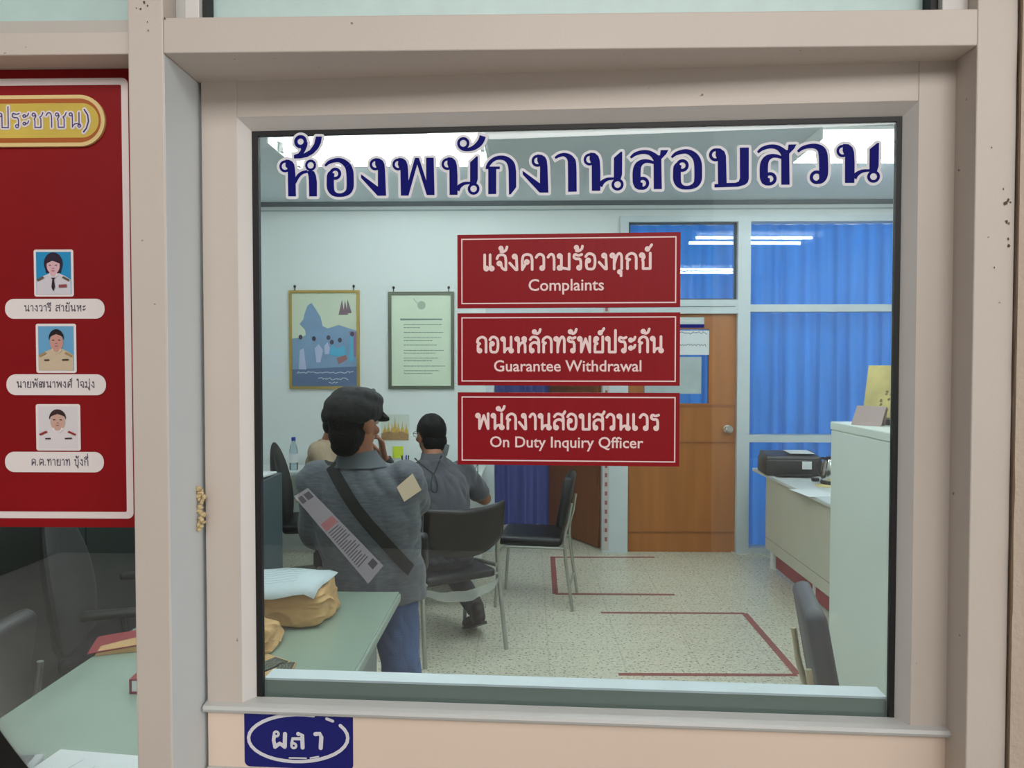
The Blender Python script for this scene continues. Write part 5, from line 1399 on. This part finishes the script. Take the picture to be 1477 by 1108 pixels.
# hair and cap
def on_head(M, build): b = BM(); build(b); b.transform(M); return b
def hair1(b):
    ell(b, V((0, -.024, .020)), (.080, .094, .098)); ell(b, V((0, -.036, -.040)), (.074, .064, .078)); ell(b, V((0, -.040, -.085)), (.062, .046, .046))
    for v in list(b.verts):
        if v.co.y > .030: v.co.y = .030
obj('hair', wrinkle(on_head(HM, hair1), .003, 60, 1), HAIR, p1, True)
CAPM = mat('charcoal_cap_cloth', (27, 26, 28), .85, 0, var=.12, vscale=14, bump=.3, bscale=200)
def cap_(b):
    ell(b, V((0, -.012, .055)), (.104, .122, .072), u=28, v=14)
    ell(b, V((0, .004, .092)), (.098, .108, .050), u=24, v=12); ell(b, V((0, -.03, .03)), (.098, .098, .05), u=24, v=12)
cb = on_head(HM, cap_); cb = fuse(cb, .006, 5); cb.normal_update()
for v in cb.verts: pass
capo = obj('flat_cap', wrinkle(cb, .006, 16, 6, 1), CAPM, p1, True)
def brim(b):
    n = 14; top, bot = [], []
    for k in range(n + 1):
        a = math.pi * k / n; x = .084 * math.cos(a)
        for lst, dz in ((top, .006), (bot, 0)):
            lst.append((b.verts.new((x, .065, .046 + dz)), b.verts.new((x * .96, .070 + .085 * math.sin(a) ** .7, .034 - .018 * math.sin(a) + dz))))
    for k in range(n):
        b.faces.new((top[k][0], top[k + 1][0], top[k + 1][1], top[k][1])); b.faces.new((bot[k][0], bot[k][1], bot[k + 1][1], bot[k + 1][0]))
        b.faces.new((top[k][1], top[k + 1][1], bot[k + 1][1], bot[k][1]))
    bmesh.ops.recalc_face_normals(b, faces=b.faces[:])
obj('cap_brim', on_head(HM, brim), CAPM, capo, True)
# wristband of the raised arm, phone in the hand
d = (WR - ER).normalized()
obj('wristband', tube(BM(), [WR - d * .02, WR + d * .005], .032, 16), BLACKP, p1, True)
def onshirt(px, py, lift=.004):
    r = ray(px, py).normalized(); h = TREE.ray_cast(EYE, r)
    return (h[0] + h[1] * lift, h[1]) if h[0] is not None else (EYE + r * 2.9, -r)
def strap(name, path, w, m, parent, lift=.005):
    bm = BM(); q = [V((x, y, 0)) for x, y in path]; q = smoothpts(q, 6); rows = []
    pts = [onshirt(p.x, p.y, lift) for p in q]
    for i, (p, n) in enumerate(pts):
        tdir = (pts[min(i + 1, len(pts) - 1)][0] - pts[max(i - 1, 0)][0]).normalized(); sd_ = tdir.cross(n).normalized() * w / 2
        rows.append([bm.verts.new(c) for c in (p - sd_, p + sd_, p + sd_ - n * .006, p - sd_ - n * .006)])
    for A, B in zip(rows, rows[1:]):
        for k in range(4): bm.faces.new((A[k], A[(k + 1) % 4], B[(k + 1) % 4], B[k]))
    bm.faces.new(rows[0]); bm.faces.new(rows[-1][::-1]); bmesh.ops.recalc_face_normals(bm, faces=bm.faces[:])
    return obj(name, bm, m, parent, True)
st_ = strap('shoulder_strap', [(476, 668), (490, 695), (510, 728), (535, 760), (560, 788), (582, 812), (592, 822)], .045, mat('black_webbing', (30, 28, 28), .8, bump=.3, bscale=300), p1)
st_['label'] = 'wide black bag strap across the back'
bm = rbox(-.09, .09, -.04, .04, -.08, .08, .02, 3, M=Matrix.Translation((-.52, 3.13, .80)))
obj('shoulder_bag', bm, BLACKP, st_, True)

# ---------------- seated man
f2, r2 = V((-math.sin(PSI), math.cos(PSI), 0)), V((math.cos(PSI), math.sin(PSI), 0))
S0 = V((CRX, CRY, 0)) + f2 * .20
def L2(r, f, z): return S0 + r2 * r + f2 * f + V((0, 0, z))
p2 = thing('person', V((S0.x, S0.y, 0)), 'seated person seen from behind in charcoal shirt with glasses and a neck cord', 'person')
H2, HY2 = V((-.592, 4.45, 1.175)), PSI + math.radians(4)
bm = BM(); HM2 = head_parts(bm, H2, HY2, math.radians(-6), 1.06)
NB = V((-.565, 4.385, 1.02))
chain(bm, [(NB, .062), (H2 + V((.005, -.01, -.03)), .056)])
PV = L2(0, .06, .52)
yw = PSI
loft(bm, [(PV, .165, .12, yw), (PV + (NB - PV) * .35, .155, .105, yw), (PV + (NB - PV) * .65, .17, .11, yw), (PV + (NB - PV) * .85, .175, .10, yw), (PV + (NB - PV) * .98, .11, .075, yw)], 20)
MS = PV + (NB - PV) * .86
SR2, SL2 = MS + r2 * .175, MS - r2 * .175
ER2, WR2 = V((-.275, 4.56, .772)), V((-.45, 4.80, .788))
EL2, WL2 = SL2 + V((-.06, .18, -.20)), V((-.72, 4.84, .788))
chain(bm, [(SR2, .056), (ER2, .043), (WR2, .026)]); chain(bm, [(SL2, .056), (EL2, .043), (WL2, .026)])
hand_parts(bm, WR2, V((-.55, .8, 0)), V((0, 0, -1)), -1, .35); hand_parts(bm, WL2, V((.3, .9, 0)), V((0, 0, -1)), 1, .35)
hipR, hipL = L2(.10, .08, .50), L2(-.10, .08, .50)
knR, knL = L2(.13, .46, .50), L2(-.14, .48, .50)
anR, anL = V((-.30, 4.35, .125)), L2(-.15, .46, .09)
chain(bm, [(hipR, .085), (knR, .060), (anR, .042)]); chain(bm, [(hipL, .085), (knL, .060), (anL, .042)])
bm = fuse(bm, .0048, 5); obj('body', bm, SKIN, p2, True); eyes(p2, HM2, 1.06)
bm = mans_shirt([(PV + V((0, 0, -.03)), .185, .140, yw), (PV + (NB - PV) * .3, .182, .135, yw), (PV + (NB - PV) * .62, .198, .135, yw), (PV + (NB - PV) * .84, .200, .120, yw), (PV + (NB - PV) * .95, .15, .095, yw), (NB + V((0, 0, .02)), .082, .072, yw)],
                [[(SR2, .080), (SR2.lerp(ER2, .72), .068)], [(SL2, .080), (SL2.lerp(EL2, .75), .068)]], None)
wrinkle(bm, .013, 9, 7, .6); TREE = BVHTree.FromBMesh(bm)
shirt2 = obj('polo_shirt', bm, CHAR, p2, True)
bm = BM(); loft(bm, [(NB + V((0, 0, .005)), .088, .080, yw), (NB + V((-.004, .004, .03)), .076, .070, yw), (NB + V((-.008, .01, .055)), .068, .062, yw), (NB + V((-.008, .01, .05)), .060, .054, yw)], 24)
obj('collar', bm, mat('charcoal_collar', (80, 80, 86), .9), shirt2, True)
bm = BM(); loft(bm, [(PV + V((0, 0, -.075)), .17, .14, yw), (PV + V((0, 0, .06)), .168, .128, yw)], 24)
chain(bm, [(hipR, .100), (knR, .076), (anR.lerp(knR, .06), .058)]); chain(bm, [(hipL, .100), (knL, .076), (anL.lerp(knL, .06), .058)])
bm = fuse(bm, .008, 6); bm.normal_update(); wrinkle(bm, .008, 12, 3, .9); obj('trousers', bm, GREYT, p2, True)
SHOE = mat('dark_brown_leather', (44, 36, 34), .5)
shoe(anR + V((.012, -.045, -.055)), PSI - .1, p2, SHOE, math.radians(-24)); shoe(anL + V((0, -.01, -.09)), PSI + .1, p2, SHOE)
def hair2(b):
    ell(b, V((0, -.014, .030)), (.088, .102, .102)); ell(b, V((0, -.046, -.040)), (.078, .056, .072))
    for v in list(b.verts):
        if v.co.y > .045 and v.co.z < .075: v.co.y = .045
obj('hair', wrinkle(on_head(HM2, hair2), .004, 50, 3), HAIR, p2, True)
gl = thing('glasses', H2); gl.parent = p2; gl.location = H2 - V((S0.x, S0.y, 0))
bpy.data.objects.remove(gl)
bm = BM()
for s in (-1, 1):
    tube(bm, [V((s * .034 + .022 * math.cos(a), .118, .010 + .017 * math.sin(a))) for a in [k * math.pi / 8 for k in range(16)]], .0016, 6, closed=True)
    tube(bm, [V((s * .057, .118, .016)), V((s * .085, .06, .016)), V((s * .090, -.02, .010))], .0018, 6)
tube(bm, [V((-.012, .118, .013)), V((.012, .118, .013))], .0016, 6)
bm.transform(HM2); obj('glasses', bm, BLACKP, p2, True)
def cord(name, paths, r, m, parent):
    bm = BM()
    for path in paths:
        q = smoothpts([V((x, y, 0)) for x, y in path], 5)
        tube(bm, [onshirt(p.x, p.y, r * 1.1)[0] for p in q], r, 6)
    return obj(name, bm, m, parent, True)
cd_ = cord('neck_cord', [[(598, 661), (610, 672), (625, 684)], [(637, 657), (632, 670), (626, 684)], [(625, 684), (622, 695), (623, 708), (629, 710), (631, 700), (627, 686)]], .0032, mat('dark_cord', (44, 50, 50), .8), p2)
bm = rbox(-.016, .016, -.012, .012, -.035, .035, .006, 2, M=Matrix.Translation(V(onshirt(640, 660, .01)[0]) + V((.012, -.0, .035))) @ Matrix.Rotation(.25, 4, 'Y'))
obj('cord_case', bm, mat('grey_plastic', (112, 122, 124)), cd_, True)

# ---------------- third man, mostly hidden
p3 = thing('person', V((-1.48, 5.29, 0)), 'seated person in khaki uniform mostly hidden behind the man in the cap', 'person')
bm = BM(); H3 = V((-1.375, 5.27, 1.205)); HM3 = head_parts(bm, H3, math.radians(-90), 0)
chain(bm, [((-1.44, 5.28, 1.03), .06), ((-1.39, 5.27, 1.15), .056)])
y3 = math.radians(-90)
loft(bm, [((-1.52, 5.29, .52), .16, .11, y3), ((-1.50, 5.29, .72), .15, .10, y3), ((-1.47, 5.29, .92), .17, .10, y3), ((-1.45, 5.285, 1.03), .10, .07, y3)], 20)
S3R, S3L = V((-1.465, 5.12, .985)), V((-1.465, 5.46, .985))
E3R, W3R = V((-1.38, 5.07, .76)), V((-1.14, 5.14, .785)); E3L, W3L = V((-1.38, 5.51, .76)), V((-1.14, 5.42, .785))
chain(bm, [(S3R, .055), (E3R, .042), (W3R, .026)]); chain(bm, [(S3L, .055), (E3L, .042), (W3L, .026)])
hand_parts(bm, W3R, V((1, .2, 0)), V((0, 0, -1)), 1, .3); hand_parts(bm, W3L, V((1, -.2, 0)), V((0, 0, -1)), -1, .3)
for s in (-1, 1): chain(bm, [((-1.50, 5.29 + s * .10, .58), .075), ((-1.20, 5.29 + s * .08, .585), .058), ((-1.22, 5.29 + s * .08, .09), .042)])
bm = fuse(bm, .006, 5); obj('body', bm, SKIN, p3, True); eyes(p3, HM3)
bm = mans_shirt([((-1.52, 5.29, .53), .18, .13, y3), ((-1.50, 5.29, .72), .175, .125, y3), ((-1.47, 5.29, .92), .195, .125, y3), ((-1.455, 5.285, 1.00), .16, .10, y3), ((-1.44, 5.28, 1.065), .078, .068, y3)],
                [[(S3R, .082), (S3R.lerp(E3R, .7), .070)], [(S3L, .082), (S3L.lerp(E3L, .7), .070)]], None)
obj('uniform_shirt', wrinkle(bm, .008, 10, 9, .6), KHAKI, p3, True)
bm = BM(); loft(bm, [((-1.51, 5.29, .52), .165, .13, y3), ((-1.51, 5.29, .60), .165, .125, y3)], 20)
for s in (-1, 1): chain(bm, [((-1.50, 5.29 + s * .10, .59), .085), ((-1.20, 5.29 + s * .08, .59), .074), ((-1.22, 5.29 + s * .08, .11), .055)])
obj('trousers', fuse(bm, .009, 5), KHAKI, p3, True)
for s in (-1, 1): shoe(V((-1.24, 5.29 + s * .08, 0)), math.radians(-90), p3, BLACKP)
obj('hair', wrinkle(on_head(HM3, hair2), .003, 50, 3), HAIR, p3, True)
